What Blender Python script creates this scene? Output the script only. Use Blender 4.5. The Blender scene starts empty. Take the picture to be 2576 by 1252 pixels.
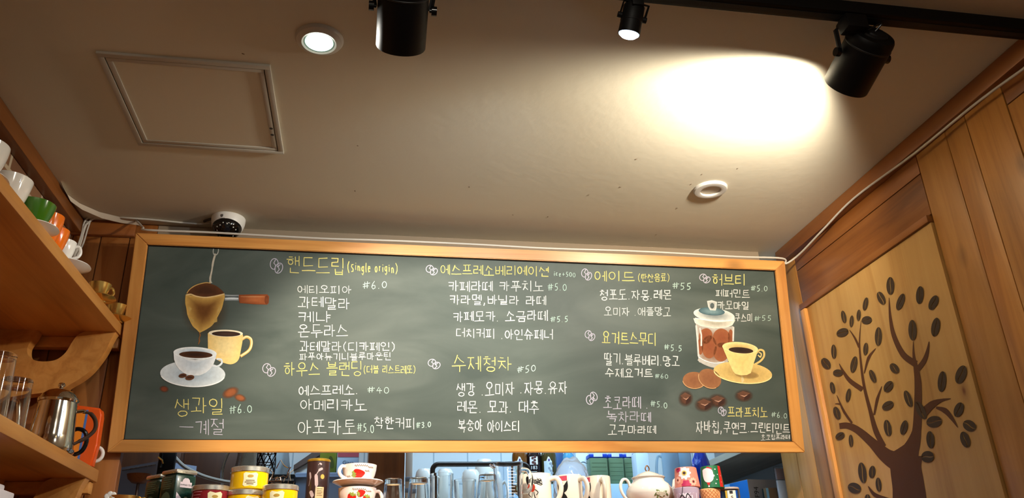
import bpy, bmesh, math, random
from mathutils import Vector, Matrix
random.seed(7)
S = bpy.context.scene
COL = S.collection
pi = math.pi
ZC = 1.5                       # camera height above the floor

# ------------------------------------------------------------------ camera
RX = Vector((0.9847464, -0.17127779, -0.03063425))
UP = Vector((-0.04278111, -0.40899996, 0.91153102))
FW = Vector((0.16865442, 0.89631632, 0.41008869))
FPX = 2036.63
cam = bpy.data.cameras.new('camera')
cam.sensor_fit = 'HORIZONTAL'; cam.sensor_width = 36.0
cam.lens = FPX / 2576 * 36.0
cam.clip_start = 0.02; cam.clip_end = 60
camo = bpy.data.objects.new('camera', cam); COL.objects.link(camo)
camo.matrix_world = Matrix(((RX.x, UP.x, -FW.x, 0), (RX.y, UP.y, -FW.y, 0), (RX.z, UP.z, -FW.z, ZC), (0, 0, 0, 1)))
S.camera = camo

# ------------------------------------------------------------------ view, world, lamps
S.view_settings.view_transform = 'Standard'
S.view_settings.look = 'None'
S.view_settings.exposure = 0.0
S.view_settings.gamma = 1.0
S.view_settings.use_curve_mapping = False

def lin(c):
    c = c / 255.0
    return c / 12.92 if c <= 0.04045 else ((c + 0.055) / 1.055) ** 2.4
def rgb(r, g, b, a=1.0): return (lin(r), lin(g), lin(b), a)

w = bpy.data.worlds.new('room_ambient'); S.world = w; w.use_nodes = True
bg = w.node_tree.nodes['Background']
bg.inputs[0].default_value = (1.0, 0.88, 0.72, 1); bg.inputs[1].default_value = 0.16

def lamp(name, kind, loc, energy, color, target=None, **kw):
    L = bpy.data.lights.new(name, kind); L.energy = energy; L.color = color
    for k, v in kw.items(): setattr(L, k, v)
    o = bpy.data.objects.new(name, L); COL.objects.link(o); o.location = loc
    if target is not None:
        o.rotation_euler = (Vector(target) - Vector(loc)).to_track_quat('-Z', 'Y').to_euler()
    return o
WARM = (1.0, 0.86, 0.64)
# added fill lights out of view, and the kitchen fluorescent tube
lamp('cafe_ambient_fill', 'AREA', (0.3, -0.9, 2.6), 6.0, WARM, (0.4, 0.6, 0), shape='RECTANGLE', size=1.6, size_y=1.0)  # unseen area fill added for the warm ambient light of the room
lamp('front_fill', 'AREA', (0.20, 0.35, 2.62), 3.8, (1.0, 0.93, 0.80), (0.35, 2.1, 1.7), shape='DISK', size=0.25)  # unseen fill added to brighten the board and cup fronts
lamp('kitchen_tube_light', 'AREA', (0.72, 2.68, 2.60), 17.0, (0.50, 0.76, 1.0), (0.72, 3.25, 1.5), shape='RECTANGLE', size=1.1, size_y=0.25)
lamp('kitchen_side_fill', 'AREA', (-0.36, 2.56, 2.59), 9.0, (0.58, 0.80, 1.0), (-0.40, 2.85, 1.5), shape='RECTANGLE', size=0.5, size_y=0.2)  # added fill that brightens the dark left half of the kitchen
SPOT1 = dict(loc=(0.985, 1.335, 1.028 + ZC), tgt=(0.55, 2.4, 0.90 + ZC), e=58.0)
SPOT2 = dict(loc=(0.036, 1.315, 0.985 + ZC), tgt=(0.10, 2.36, 0.52 + ZC), e=72.0)
SPOT3 = dict(loc=(0.492, 1.256, 1.035 + ZC), tgt=(0.20, 2.08, 0.24 + ZC), e=26.0)
DOWNL = dict(loc=(-0.134, 1.452, 1.118 + ZC), e=10.0)

# ------------------------------------------------------------------ helpers: places
def ray(px, py):
    d = FW * FPX + RX * (px - 1288) - UP * (py - 626)
    return d / d.y
def at(px, py, Y):
    v = ray(px, py) * Y
    return Vector((v.x, v.y, v.z + ZC))
def atx(px, py, X):
    d = ray(px, py); v = d * (X / d.x)
    return Vector((v.x, v.y, v.z + ZC))
def atz(px, py, z):
    d = ray(px, py); v = d * ((z - ZC) / d.z)
    return Vector((v.x, v.y, v.z + ZC))

# ------------------------------------------------------------------ helpers: materials
MATS = {}
def mat(name, col, rough=0.5, metal=0.0, trans=0.0, ior=1.45, emit=None, estr=0.0, coat=0.0, spec=0.5, bump=0.0, bscale=60.0, alpha=1.0):
    if name in MATS: return MATS[name]
    m = bpy.data.materials.new(name); m.use_nodes = True
    nt = m.node_tree; b = nt.nodes['Principled BSDF']
    b.inputs['Base Color'].default_value = rgb(*col) if len(col) == 3 else col
    b.inputs['Roughness'].default_value = rough; b.inputs['Metallic'].default_value = metal
    b.inputs['Transmission Weight'].default_value = trans; b.inputs['IOR'].default_value = ior
    b.inputs['Coat Weight'].default_value = coat; b.inputs['Specular IOR Level'].default_value = spec
    b.inputs['Alpha'].default_value = alpha
    if emit: b.inputs['Emission Color'].default_value = rgb(*emit); b.inputs['Emission Strength'].default_value = estr
    tc = nt.nodes.new('ShaderNodeTexCoord'); n = nt.nodes.new('ShaderNodeTexNoise')
    n.inputs['Scale'].default_value = bscale; n.inputs['Detail'].default_value = 4
    nt.links.new(tc.outputs['Object'], n.inputs['Vector'])
    mr = nt.nodes.new('ShaderNodeMapRange'); mr.inputs['To Min'].default_value = max(0, rough - 0.06); mr.inputs['To Max'].default_value = min(1, rough + 0.06)
    nt.links.new(n.outputs['Fac'], mr.inputs['Value']); nt.links.new(mr.outputs['Result'], b.inputs['Roughness'])
    if bump:
        bp = nt.nodes.new('ShaderNodeBump'); bp.inputs['Strength'].default_value = bump; bp.inputs['Distance'].default_value = 0.002
        nt.links.new(n.outputs['Fac'], bp.inputs['Height']); nt.links.new(bp.outputs['Normal'], b.inputs['Normal'])
    MATS[name] = m
    return m

def wood(name, light, mid, dark, axis='x', rough=0.42, knots=True, gscale=1.0, kcol=(60, 26, 8), kscale=5.0, var=0.25, flat=None):
    if name in MATS: return MATS[name]
    m = bpy.data.materials.new(name); m.use_nodes = True
    nt = m.node_tree; N = nt.nodes; Lk = nt.links.new; b = N['Principled BSDF']
    tc = N.new('ShaderNodeTexCoord'); geo = N.new('ShaderNodeNewGeometry')
    off = N.new('ShaderNodeVectorMath'); off.operation = 'ADD'
    comb = N.new('ShaderNodeCombineXYZ')
    mul = N.new('ShaderNodeMath'); mul.operation = 'MULTIPLY'; mul.inputs[1].default_value = 13.0
    Lk(geo.outputs['Random Per Island'], mul.inputs[0])
    for i in range(3): Lk(mul.outputs[0], comb.inputs[i])
    Lk(tc.outputs['Object'], off.inputs[0]); Lk(comb.outputs[0], off.inputs[1])
    mp = N.new('ShaderNodeMapping'); sc = [22 * gscale] * 3; sc['xyz'.index(axis)] = 1.3 * gscale
    mp.inputs['Scale'].default_value = sc; Lk(off.outputs[0], mp.inputs['Vector'])
    n = N.new('ShaderNodeTexNoise'); n.inputs['Scale'].default_value = 1.0; n.inputs['Detail'].default_value = 7; n.inputs['Distortion'].default_value = 0.7
    n.inputs['Roughness'].default_value = 0.62
    Lk(mp.outputs[0], n.inputs['Vector'])
    cr = N.new('ShaderNodeValToRGB'); e = cr.color_ramp.elements
    e[0].position = 0.28; e[0].color = rgb(*dark); e[1].position = 0.74; e[1].color = rgb(*light)
    x = e.new(0.5); x.color = rgb(*mid)
    Lk(n.outputs['Fac'], cr.inputs['Fac'])
    # broad tone changes along a board
    n2 = N.new('ShaderNodeTexNoise'); n2.inputs['Scale'].default_value = 2.4; n2.inputs['Detail'].default_value = 2
    Lk(off.outputs[0], n2.inputs['Vector'])
    mr = N.new('ShaderNodeMapRange'); mr.inputs['From Min'].default_value = 0.3; mr.inputs['From Max'].default_value = 0.7
    mr.inputs['To Min'].default_value = 1 - var; mr.inputs['To Max'].default_value = 1 + var
    Lk(n2.outputs['Fac'], mr.inputs['Value'])
    hsv = N.new('ShaderNodeHueSaturation'); Lk(cr.outputs['Color'], hsv.inputs['Color']); Lk(mr.outputs['Result'], hsv.inputs['Value'])
    last = hsv.outputs['Color']
    if knots:
        mp2 = N.new('ShaderNodeMapping'); s2 = [kscale] * 3; s2['xyz'.index(axis)] = kscale * 0.55
        if flat: s2['xyz'.index(flat)] = 0.0
        mp2.inputs['Scale'].default_value = s2; Lk(off.outputs[0], mp2.inputs['Vector'])
        v = N.new('ShaderNodeTexVoronoi'); v.inputs['Scale'].default_value = 1.0; v.inputs['Randomness'].default_value = 1.0
        Lk(mp2.outputs[0], v.inputs['Vector'])
        kr = N.new('ShaderNodeValToRGB'); k = kr.color_ramp.elements
        k[0].position = 0.02; k[0].color = (1, 1, 1, 1); k[1].position = 0.13; k[1].color = (0, 0, 0, 1)
        q = k.new(0.05); q.color = (0.42, 0.42, 0.42, 1)
        Lk(v.outputs['Distance'], kr.inputs['Fac'])
        mx = N.new('ShaderNodeMix'); mx.data_type = 'RGBA'; Lk(kr.outputs['Color'], mx.inputs['Factor'])
        Lk(last, mx.inputs['A']); mx.inputs['B'].default_value = rgb(*kcol); last = mx.outputs['Result']
    Lk(last, b.inputs['Base Color'])
    b.inputs['Roughness'].default_value = rough
    b.inputs['Coat Weight'].default_value = 0.15; b.inputs['Coat Roughness'].default_value = 0.3
    bp = N.new('ShaderNodeBump'); bp.inputs['Strength'].default_value = 0.12; bp.inputs['Distance'].default_value = 0.001
    Lk(n.outputs['Fac'], bp.inputs['Height']); Lk(bp.outputs['Normal'], b.inputs['Normal'])
    MATS[name] = m
    return m

def paint_mat(name='board_paint', rough=0.75):
    """pigment colour and cover come from the colour attribute of the painted shape"""
    if name in MATS: return MATS[name]
    m = bpy.data.materials.new(name); m.use_nodes = True
    nt = m.node_tree; N = nt.nodes; Lk = nt.links.new; b = N['Principled BSDF']
    a = N.new('ShaderNodeVertexColor'); a.layer_name = 'Col'
    tc = N.new('ShaderNodeTexCoord'); n = N.new('ShaderNodeTexNoise'); n.inputs['Scale'].default_value = 90; n.inputs['Detail'].default_value = 5
    Lk(tc.outputs['Object'], n.inputs['Vector'])
    mr = N.new('ShaderNodeMapRange'); mr.inputs['To Min'].default_value = 0.78; mr.inputs['To Max'].default_value = 1.22
    Lk(n.outputs['Fac'], mr.inputs['Value'])
    h = N.new('ShaderNodeHueSaturation'); Lk(a.outputs['Color'], h.inputs['Color']); Lk(mr.outputs['Result'], h.inputs['Value'])
    Lk(h.outputs['Color'], b.inputs['Base Color']); Lk(a.outputs['Alpha'], b.inputs['Alpha'])
    b.inputs['Roughness'].default_value = rough; b.inputs['Specular IOR Level'].default_value = 0.2
    MATS[name] = m
    return m

def chalk(name, col):
    if name in MATS: return MATS[name]
    m = bpy.data.materials.new(name); m.use_nodes = True
    nt = m.node_tree; N = nt.nodes; Lk = nt.links.new; b = N['Principled BSDF']
    b.inputs['Base Color'].default_value = rgb(*col); b.inputs['Roughness'].default_value = 0.95; b.inputs['Specular IOR Level'].default_value = 0.05
    tc = N.new('ShaderNodeTexCoord'); n = N.new('ShaderNodeTexNoise'); n.inputs['Scale'].default_value = 900; n.inputs['Detail'].default_value = 2
    Lk(tc.outputs['Object'], n.inputs['Vector'])
    mr = N.new('ShaderNodeMapRange'); mr.inputs['From Min'].default_value = 0.3; mr.inputs['From Max'].default_value = 0.5
    mr.inputs['To Min'].default_value = 0.62; mr.inputs['To Max'].default_value = 1.0
    Lk(n.outputs['Fac'], mr.inputs['Value']); Lk(mr.outputs['Result'], b.inputs['Alpha'])
    MATS[name] = m
    return m

# ------------------------------------------------------------------ helpers: meshes
class MB:
    def __init__(s): s.bm = bmesh.new(); s.col = s.bm.verts.layers.float_color.new('Col')
    def v(s, co, c=None):
        x = s.bm.verts.new(co)
        if c: x[s.col] = c
        return x
    def face(s, vs):
        try: return s.bm.faces.new(vs)
        except ValueError: return None
    def box(s, x0, x1, y0, y1, z0, z1, bev=0.0):
        b2 = bmesh.new()
        bmesh.ops.create_cube(b2, size=1.0)
        for q in b2.verts: q.co = Vector(((x0 + x1) / 2 + q.co.x * (x1 - x0), (y0 + y1) / 2 + q.co.y * (y1 - y0), (z0 + z1) / 2 + q.co.z * (z1 - z0)))
        if bev: bmesh.ops.bevel(b2, geom=list(b2.edges), offset=bev, segments=2, affect='EDGES', profile=0.5)
        s.merge(b2); return s
    def merge(s, b2, M=None):
        mp = {}
        for q in b2.verts: mp[q] = s.bm.verts.new(M @ q.co if M else q.co)
        for f in b2.faces: s.face([mp[q] for q in f.verts])
        b2.free()
    def lathe(s, prof, seg=40, c=(0, 0, 0), M=None, close=False):
        """profile of (r, z) pairs; r 0 closes the end"""
        rings = []
        tr = (lambda p: (M @ Vector(p)) + Vector(c)) if M else (lambda p: Vector(p) + Vector(c))
        pr = prof + [prof[0]] if close else prof
        for k, (r, z) in enumerate(pr):
            if close and k == len(pr) - 1: rings.append(rings[0]); continue
            if r < 1e-6: rings.append([s.v(tr((0, 0, z)))])
            else: rings.append([s.v(tr((r * math.cos(2 * pi * i / seg), r * math.sin(2 * pi * i / seg), z))) for i in range(seg)])
        for a, b in zip(rings, rings[1:]):
            for i in range(seg):
                j = (i + 1) % seg
                if len(a) == 1 and len(b) == 1: continue
                if len(a) == 1: s.face([a[0], b[j], b[i]])
                elif len(b) == 1: s.face([a[i], a[j], b[0]])
                else: s.face([a[i], a[j], b[j], b[i]])
        return s
    def tube(s, pts, r, seg=10, closed=False, caps=True, flat=1.0):
        pts = [Vector(p) for p in pts]; n = len(pts)
        rr = r if isinstance(r, (list, tuple)) else [r] * n
        rings = []; prev = None
        for i, p in enumerate(pts):
            if closed: t = pts[(i + 1) % n] - pts[i - 1]
            else: t = pts[min(i + 1, n - 1)] - pts[max(i - 1, 0)]
            t.normalize()
            if prev is None:
                u = t.orthogonal().normalized() if abs(t.z) > 0.95 else t.cross(Vector((0, 0, 1))).normalized()
            else:
                u = (prev - t * prev.dot(t)).normalized()
            prev = u; w2 = t.cross(u)
            rings.append([s.v(p + u * rr[i] * math.cos(2 * pi * k / seg) + w2 * rr[i] * flat * math.sin(2 * pi * k / seg)) for k in range(seg)])
        rng = range(n) if closed else range(n - 1)
        for i in rng:
            a, b = rings[i], rings[(i + 1) % n]
            for k in range(seg): s.face([a[k], a[(k + 1) % seg], b[(k + 1) % seg], b[k]])
        if caps and not closed:
            s.face(list(reversed(rings[0]))); s.face(rings[-1])
        return s
    def prism(s, outline, d, f):
        """outline of (a, b); f(a, b, t) gives the point; extruded t from 0 to d"""
        A = [s.v(f(a, b, 0)) for a, b in outline]; B = [s.v(f(a, b, d)) for a, b in outline]
        s.face(A); s.face(list(reversed(B)))
        n = len(A)
        for i in range(n): s.face([A[i], B[i], B[(i + 1) % n], A[(i + 1) % n]])
        return s
    def fill(s, pts, f, edge=None, mid=None, rings=4, center=None, eA=1.0, mA=1.0, hl=None):
        """flat or curved patch: rings from the outline to the centre; edge to mid colour"""
        n = len(pts)
        c = center or (sum(p[0] for p in pts) / n, sum(p[1] for p in pts) / n)
        prev = None
        for k in range(rings):
            t = k / rings
            cc = None
            if edge:
                q = min(1, t * 1.35)
                cc = [lin(edge[i] + (mid[i] - edge[i]) * q) for i in range(3)] + [eA + (mA - eA) * min(1, t * 2)]
            ring = []
            for p in pts:
                pp = (p[0] + (c[0] - p[0]) * t, p[1] + (c[1] - p[1]) * t)
                c2 = cc
                if cc and hl: 
                    g = hl(pp); c2 = [max(0, x * g) for x in cc[:3]] + [cc[3]]
                ring.append(s.v(f(*pp), c2))
            if prev:
                for i in range(n): s.face([prev[i], prev[(i + 1) % n], ring[(i + 1) % n], ring[i]])
            prev = ring
        cc = [lin(x) for x in mid] + [mA] if edge else None
        o = s.v(f(*c), cc)
        for i in range(n): s.face([prev[i], prev[(i + 1) % n], o])
        return s
    def ribbon(s, pts, w, f, c=None, a=1.0):
        """a drawn stroke of width w (number or per-point list) along 2D points"""
        n = len(pts); ww = w if isinstance(w, (list, tuple)) else [w] * n
        L = []; R = []
        cc = ([lin(x) for x in c] + [a]) if c else None
        for i, p in enumerate(pts):
            q0 = pts[max(0, i - 1)]; q1 = pts[min(n - 1, i + 1)]
            def un(a_, b_):
                dx, dy = b_[0] - a_[0], b_[1] - a_[1]; l = math.hypot(dx, dy) or 1; return dx / l, dy / l
            if 0 < i < n - 1:
                u0 = un(q0, p); u1 = un(p, q1)
                tx, ty = u0[0] + u1[0], u0[1] + u1[1]; l = math.hypot(tx, ty)
                if l < 0.3: tx, ty = u1; l = 1
                tx, ty = tx / l, ty / l
                k = min(1.6, 1 / max(0.5, tx * u1[0] + ty * u1[1]))
            else:
                tx, ty = un(q0, q1); k = 1
            h = ww[i] / 2 * k
            L.append(s.v(f(p[0] - ty * h, p[1] + tx * h), cc)); R.append(s.v(f(p[0] + ty * h, p[1] - tx * h), cc))
        for i in range(n - 1): s.face([L[i], R[i], R[i + 1], L[i + 1]])
        return s
    def build(s, name, m, parent=None, smooth=True, ang=35, recalc=True):
        if recalc: bmesh.ops.recalc_face_normals(s.bm, faces=list(s.bm.faces))
        me = bpy.data.meshes.new(name); s.bm.to_mesh(me); s.bm.free()
        if smooth and len(me.polygons):
            me.polygons.foreach_set('use_smooth', [True] * len(me.polygons))
            me.set_sharp_from_angle(angle=math.radians(ang))
        me.materials.append(m)
        o = bpy.data.objects.new(name, me); COL.objects.link(o)
        if parent: o.parent = parent
        return o

def tag(o, label=None, cat=None, group=None, kind=None):
    if label: o['label'] = label
    if cat: o['category'] = cat
    if group: o['group'] = group
    if kind: o['kind'] = kind
    return o
def thing(name, label, cat, loc=(0, 0, 0), rz=0.0, group=None):
    o = bpy.data.objects.new(name, None); COL.objects.link(o); o.empty_display_size = 0.03
    o.location = loc; o.rotation_euler = (0, 0, rz)
    return tag(o, label, cat, group)
def struct(o, label, cat='wall'): return tag(o, label, cat, kind='structure')
def dup(root, loc, rz=0.0, label=None):
    r = root.copy(); COL.objects.link(r); r.location = loc; r.rotation_euler = (0, 0, rz)
    if label: r['label'] = label
    for ch in list(root.children):
        c = ch.copy(); COL.objects.link(c); c.parent = r
        for g in list(ch.children):
            d = g.copy(); COL.objects.link(d); d.parent = c
    return r
def ell(cx, cy, rx, ry, rot=0.0, n=40, a0=0.0, a1=2 * pi):
    c, s_ = math.cos(rot), math.sin(rot); full = abs(a1 - a0 - 2 * pi) < 1e-6
    out = []
    for i in range(n if full else n + 1):
        t = a0 + (a1 - a0) * i / n; x, y = rx * math.cos(t), ry * math.sin(t)
        out.append((cx + x * c - y * s_, cy + x * s_ + y * c))
    return out
def spline(pts, n=6):
    """Catmull-Rom through points of any dimension"""
    P = [tuple(p) for p in pts]; out = []
    for i in range(len(P) - 1):
        p0 = P[max(0, i - 1)]; p1 = P[i]; p2 = P[i + 1]; p3 = P[min(len(P) - 1, i + 2)]
        for k in range(n):
            t = k / n
            out.append(tuple(0.5 * (2 * b + (c - a) * t + (2 * a - 5 * b + 4 * c - d) * t * t + (3 * b - a - 3 * c + d) * t ** 3) for a, b, c, d in zip(p0, p1, p2, p3)))
    out.append(P[-1])
    return out
def cyl(R, a0, eps=0.0006, c=(0, 0)):
    """wraps a label (s to the right, t up) round an upright body of radius R(t)"""
    rf = R if callable(R) else (lambda t: R)
    def f(s_, t):
        r = rf(t) + eps; a = a0 + s_ / rf(t)
        return (c[0] + r * math.cos(a), c[1] + r * math.sin(a), t)
    return f
def rect(s0, s1, t0, t1, n=8):
    out = [(s0 + (s1 - s0) * i / n, t0) for i in range(n)] + [(s1, t0 + (t1 - t0) * i / n) for i in range(n)]
    return out + [(s1 - (s1 - s0) * i / n, t1) for i in range(n)] + [(s0, t1 - (t1 - t0) * i / n) for i in range(n)]
def lettering(mb, body, size, f, cx=0.0, cy=0.0, vertical=False):
    """printed letters laid on a surface by f"""
    cu = bpy.data.curves.new('t', 'FONT'); cu.body = body; cu.size = size; cu.align_x = 'CENTER'; cu.align_y = 'CENTER'; cu.resolution_u = 3
    o = bpy.data.objects.new('t', cu); COL.objects.link(o)
    dg = bpy.context.evaluated_depsgraph_get(); me = bpy.data.meshes.new_from_object(o.evaluated_get(dg))
    vs = []
    for q in me.vertices:
        a, b = q.co.x, q.co.y
        if vertical: a, b = -b, a
        vs.append(mb.v(f(cx + a, cy + b)))
    for p in me.polygons: mb.face([vs[i] for i in p.vertices])
    bpy.data.objects.remove(o); bpy.data.curves.remove(cu); bpy.data.meshes.remove(me)

# ------------------------------------------------------------------ materials
M_ceil = mat('cream_ceiling_paper', (218, 210, 190), 0.75, bump=0.25, bscale=38.0, spec=0.25)
M_planks = wood('pine_planks_vertical', (188, 134, 70), (172, 116, 54), (140, 86, 34), 'z', kscale=5.5, flat='x')
M_planksy = wood('pine_planks_along', (156, 98, 44), (136, 80, 32), (106, 58, 20), 'y', kscale=4.5, flat='x')
M_planksx = wood('pine_planks_across', (164, 98, 44), (142, 80, 32), (110, 58, 20), 'x', kscale=4.5)
M_frame = wood('golden_pine_frame', (224, 164, 92), (210, 146, 74), (182, 112, 48), 'x', rough=0.35, kscale=5.0, flat='y')
M_framez = wood('golden_pine_frame_upright', (224, 164, 92), (210, 146, 74), (182, 112, 48), 'z', rough=0.35, kscale=5.0, flat='y')
M_shelf = wood('pine_shelf', (220, 158, 84), (206, 140, 68), (176, 110, 48), 'y', kscale=3.5)
M_planksl = wood('brown_planks_left', (168, 108, 54), (150, 90, 40), (118, 64, 24), 'z', kscale=5.5, flat='y')
M_ply = wood('pale_plywood', (204, 164, 102), (192, 148, 84), (164, 116, 58), 'z', gscale=0.55, kscale=6.0, kcol=(112, 60, 22), var=0.16, flat='x')
M_darkwood = wood('dark_brown_board', (84, 48, 26), (70, 38, 20), (50, 26, 14), 'z', knots=False)
M_black = mat('black_metal', (15, 14, 14), 0.5, spec=0.22)
M_blackg = mat('black_gloss', (12, 12, 13), 0.15)
M_white = mat('white_ceramic', (236, 232, 224), 0.12, coat=0.4)
M_cream = mat('cream_ceramic', (236, 224, 204), 0.14, coat=0.4)
M_glass = mat('clear_glass', (250, 252, 252), 0.02, trans=1.0, ior=1.16, spec=0.9, coat=0.6)
M_chrome = mat('polished_steel', (205, 198, 188), 0.10, metal=1.0)
M_steel = mat('brushed_steel', (178, 174, 166), 0.28, metal=1.0)
M_tinlid = mat('tin_lid', (226, 222, 210), 0.28, metal=0.85)
M_gold = mat('gold_glaze', (232, 190, 104), 0.2, metal=0.9)
M_cable = mat('white_cable', (205, 198, 186), 0.5)
M_plastic = mat('white_plastic', (226, 222, 214), 0.35)
M_clearpl = mat('clear_plastic', (240, 246, 250), 0.06, trans=1.0, ior=1.2)
M_blueglass = mat('pale_blue_plastic', (206, 230, 246), 0.1, trans=0.6, ior=1.2)

# ------------------------------------------------------------------ room shell
H = 1.142 + ZC
XL, XR, YB = -0.91, 1.43, 2.43
ceil = MB().box(-2.2, 2.6, -1.6, 4.2, H, H + 0.05).build('ceiling', M_ceil, smooth=False)
struct(ceil, 'cream papered ceiling above the menu board', 'ceiling')
fl = MB().box(-2.2, 2.6, -1.6, 4.2, -0.05, 0.0).build('floor', mat('brown_floor', (96, 70, 48), 0.5), smooth=False)
struct(fl, 'brown floor below the counter', 'floor')

# left wall of bricks
mb_ = bpy.data.materials.new('old_bricks'); mb_.use_nodes = True
nt = mb_.node_tree; b_ = nt.nodes['Principled BSDF']
tc = nt.nodes.new('ShaderNodeTexCoord'); mp = nt.nodes.new('ShaderNodeMapping'); mp.inputs['Rotation'].default_value = (0, math.radians(-90), math.radians(-90))
sep = nt.nodes.new('ShaderNodeSeparateXYZ'); cmb = nt.nodes.new('ShaderNodeCombineXYZ')
nt.links.new(tc.outputs['Object'], sep.inputs[0]); nt.links.new(sep.outputs['Y'], cmb.inputs['X']); nt.links.new(sep.outputs['Z'], cmb.inputs['Y'])
br = nt.nodes.new('ShaderNodeTexBrick'); br.inputs['Scale'].default_value = 4.6; br.inputs['Mortar Size'].default_value = 0.035; br.inputs['Mortar Smooth'].default_value = 0.4
br.inputs['Color1'].default_value = rgb(150, 110, 78); br.inputs['Color2'].default_value = rgb(118, 80, 56); br.inputs['Mortar'].default_value = rgb(196, 178, 152)
nt.links.new(cmb.outputs[0], br.inputs['Vector']); nt.links.new(br.outputs['Color'], b_.inputs['Base Color']); b_.inputs['Roughness'].default_value = 0.9
bp = nt.nodes.new('ShaderNodeBump'); bp.inputs['Strength'].default_value = 0.5; bp.inputs['Distance'].default_value = 0.006; bp.invert = True
nt.links.new(br.outputs['Fac'], bp.inputs['Height']); nt.links.new(bp.outputs['Normal'], b_.inputs['Normal'])
XB = -1.03                     # the wall under the upper shelf lies deeper than the brick cladding
m = MB()
for k in range(12): m.box(XB - 0.05, XB, -0.6 + 0.2525 * k + 0.0012, -0.6 + 0.2525 * (k + 1) - 0.0012, 0, 0.79 + ZC, 0.002)
wl = m.build('wall_left', M_planks)
struct(wl, 'brown plank wall behind the lower cup shelves')
o = MB().box(XB - 0.05, XL, -0.6, YB, 0.7895 + ZC, H).build('wall_left_bricks', mb_, smooth=False)
struct(o, 'brick wall above the upper cup shelf')
o = MB().box(XL, -0.876, -0.6, YB, 1.094 + ZC, H, 0.004).build('trim_1', M_planksy); struct(o, 'dark wooden moulding along the top of the brick wall', 'trim')

# back wall: upright planks left of the board, wall over the opening behind the board
m = MB(); xs = [XB - 0.05, -0.905, -0.825, -0.742, -0.664]
for a, b in zip(xs, xs[1:]): m.box(a + 0.0012, b - 0.0012, YB, YB + 0.03, 0, H, 0.002)
wb = m.build('wall_back', M_planksl)
struct(wb, 'brown upright planks left of the menu board')
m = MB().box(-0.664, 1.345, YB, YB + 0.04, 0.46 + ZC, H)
o = m.build('wall_over_opening', mat('shade_tinted_paper', (150, 132, 110), .8), smooth=False); struct(o, 'wall over the kitchen opening behind the menu board')  # paper colour darkened to stand for the shade above the board
o = MB().box(XL, -0.725, YB - 0.018, YB, 1.092 + ZC, H, 0.003).build('trim_2', M_planksx); struct(o, 'brown moulding over the planks left of the board', 'trim')

# right wall: header boards, planks, post, crown
m = MB()
def rw(y0, y1, z0, z1, dx=0.0, bev=0.002): m.box(XR - dx, XR + 0.03, y0 + 0.001, y1 - 0.001, z0 + ZC, z1 + ZC, bev)
ys = [1.349, 1.475, 1.549, 1.669]
for a, b in zip(ys, ys[1:]): rw(a, b, -ZC, 1.092)
for a, b in ((0.95, 1.08), (1.08, 1.22), (1.22, 1.348)): rw(a, b, -ZC, 1.036)
for a, b in ((2.35, 2.45), (2.45, 2.56), (2.56, 2.665)): rw(a, b, -ZC, 1.092)
for a, b in ((-0.6, -0.2), (-0.2, 0.2), (0.2, 0.6), (0.6, 0.95)): rw(a, b, -ZC, 1.092)
wr = m.build('wall_right', M_planks); struct(wr, 'golden pine plank wall on the right')
m = MB(); rw(1.669, 2.35, 1.038, 1.092); rw(1.669, 2.35, 0.917, 1.036); rw(0.95, 1.348, 1.038, 1.092)
o = m.build('trim_3', M_planksy); struct(o, 'horizontal pine boards over the painted tree panel', 'trim')
o = MB().box(XR - 0.014, XR + 0.02, 1.672, 2.352, 0.894 + ZC, 0.915 + ZC, 0.003).build('trim_4', M_planksy); struct(o, 'thin wooden strip along the top of the painted tree panel', 'trim')
o = MB().box(XR - 0.022, XR + 0.03, -0.6, YB, 1.092 + ZC, H, 0.004).build('trim_5', M_planksy); struct(o, 'wooden moulding where the ceiling meets the right wall', 'trim')
o = MB().box(XR - 0.016, XR + 0.02, 2.318, 2.349, 0, 0.893 + ZC, 0.003).build('trim_6', M_framez); struct(o, 'narrow upright strip beside the painted tree panel', 'trim')
# kitchen shell
M_tile = bpy.data.materials.new('white_tiles'); M_tile.use_nodes = True
nt = M_tile.node_tree; b_ = nt.nodes['Principled BSDF']
tc = nt.nodes.new('ShaderNodeTexCoord'); sep = nt.nodes.new('ShaderNodeSeparateXYZ'); cmb = nt.nodes.new('ShaderNodeCombineXYZ')
nt.links.new(tc.outputs['Object'], sep.inputs[0]); nt.links.new(sep.outputs['X'], cmb.inputs['X']); nt.links.new(sep.outputs['Z'], cmb.inputs['Y'])
br = nt.nodes.new('ShaderNodeTexBrick'); br.offset = 0.0; br.inputs['Scale'].default_value = 1.0; br.inputs['Mortar Size'].default_value = 0.003
br.inputs['Brick Width'].default_value = 0.145; br.inputs['Row Height'].default_value = 0.2
br.inputs['Color1'].default_value = rgb(235, 240, 242); br.inputs['Color2'].default_value = rgb(228, 236, 240); br.inputs['Mortar'].default_value = rgb(180, 195, 205)
nt.links.new(cmb.outputs[0], br.inputs['Vector']); nt.links.new(br.outputs['Color'], b_.inputs['Base Color']); b_.inputs['Roughness'].default_value = 0.15
o = MB().box(-0.95, 1.75, 3.5, 3.55, 0, H).build('wall_kitchen', M_tile, smooth=False); struct(o, 'white tiled kitchen wall behind the opening')
o = MB().box(1.556, 1.62, 2.667, 3.5, 0, H).build('wall_kitchen_right', mat('grey_wall', (150, 150, 150), 0.7), smooth=False); struct(o, 'grey kitchen side wall beyond the right hand shelf')
o = MB().box(-0.99, -0.93, YB + 0.04, 3.5, 0, H).build('wall_kitchen_left', M_darkwood, smooth=False); struct(o, 'dark kitchen side wall beyond the planks')

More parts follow.
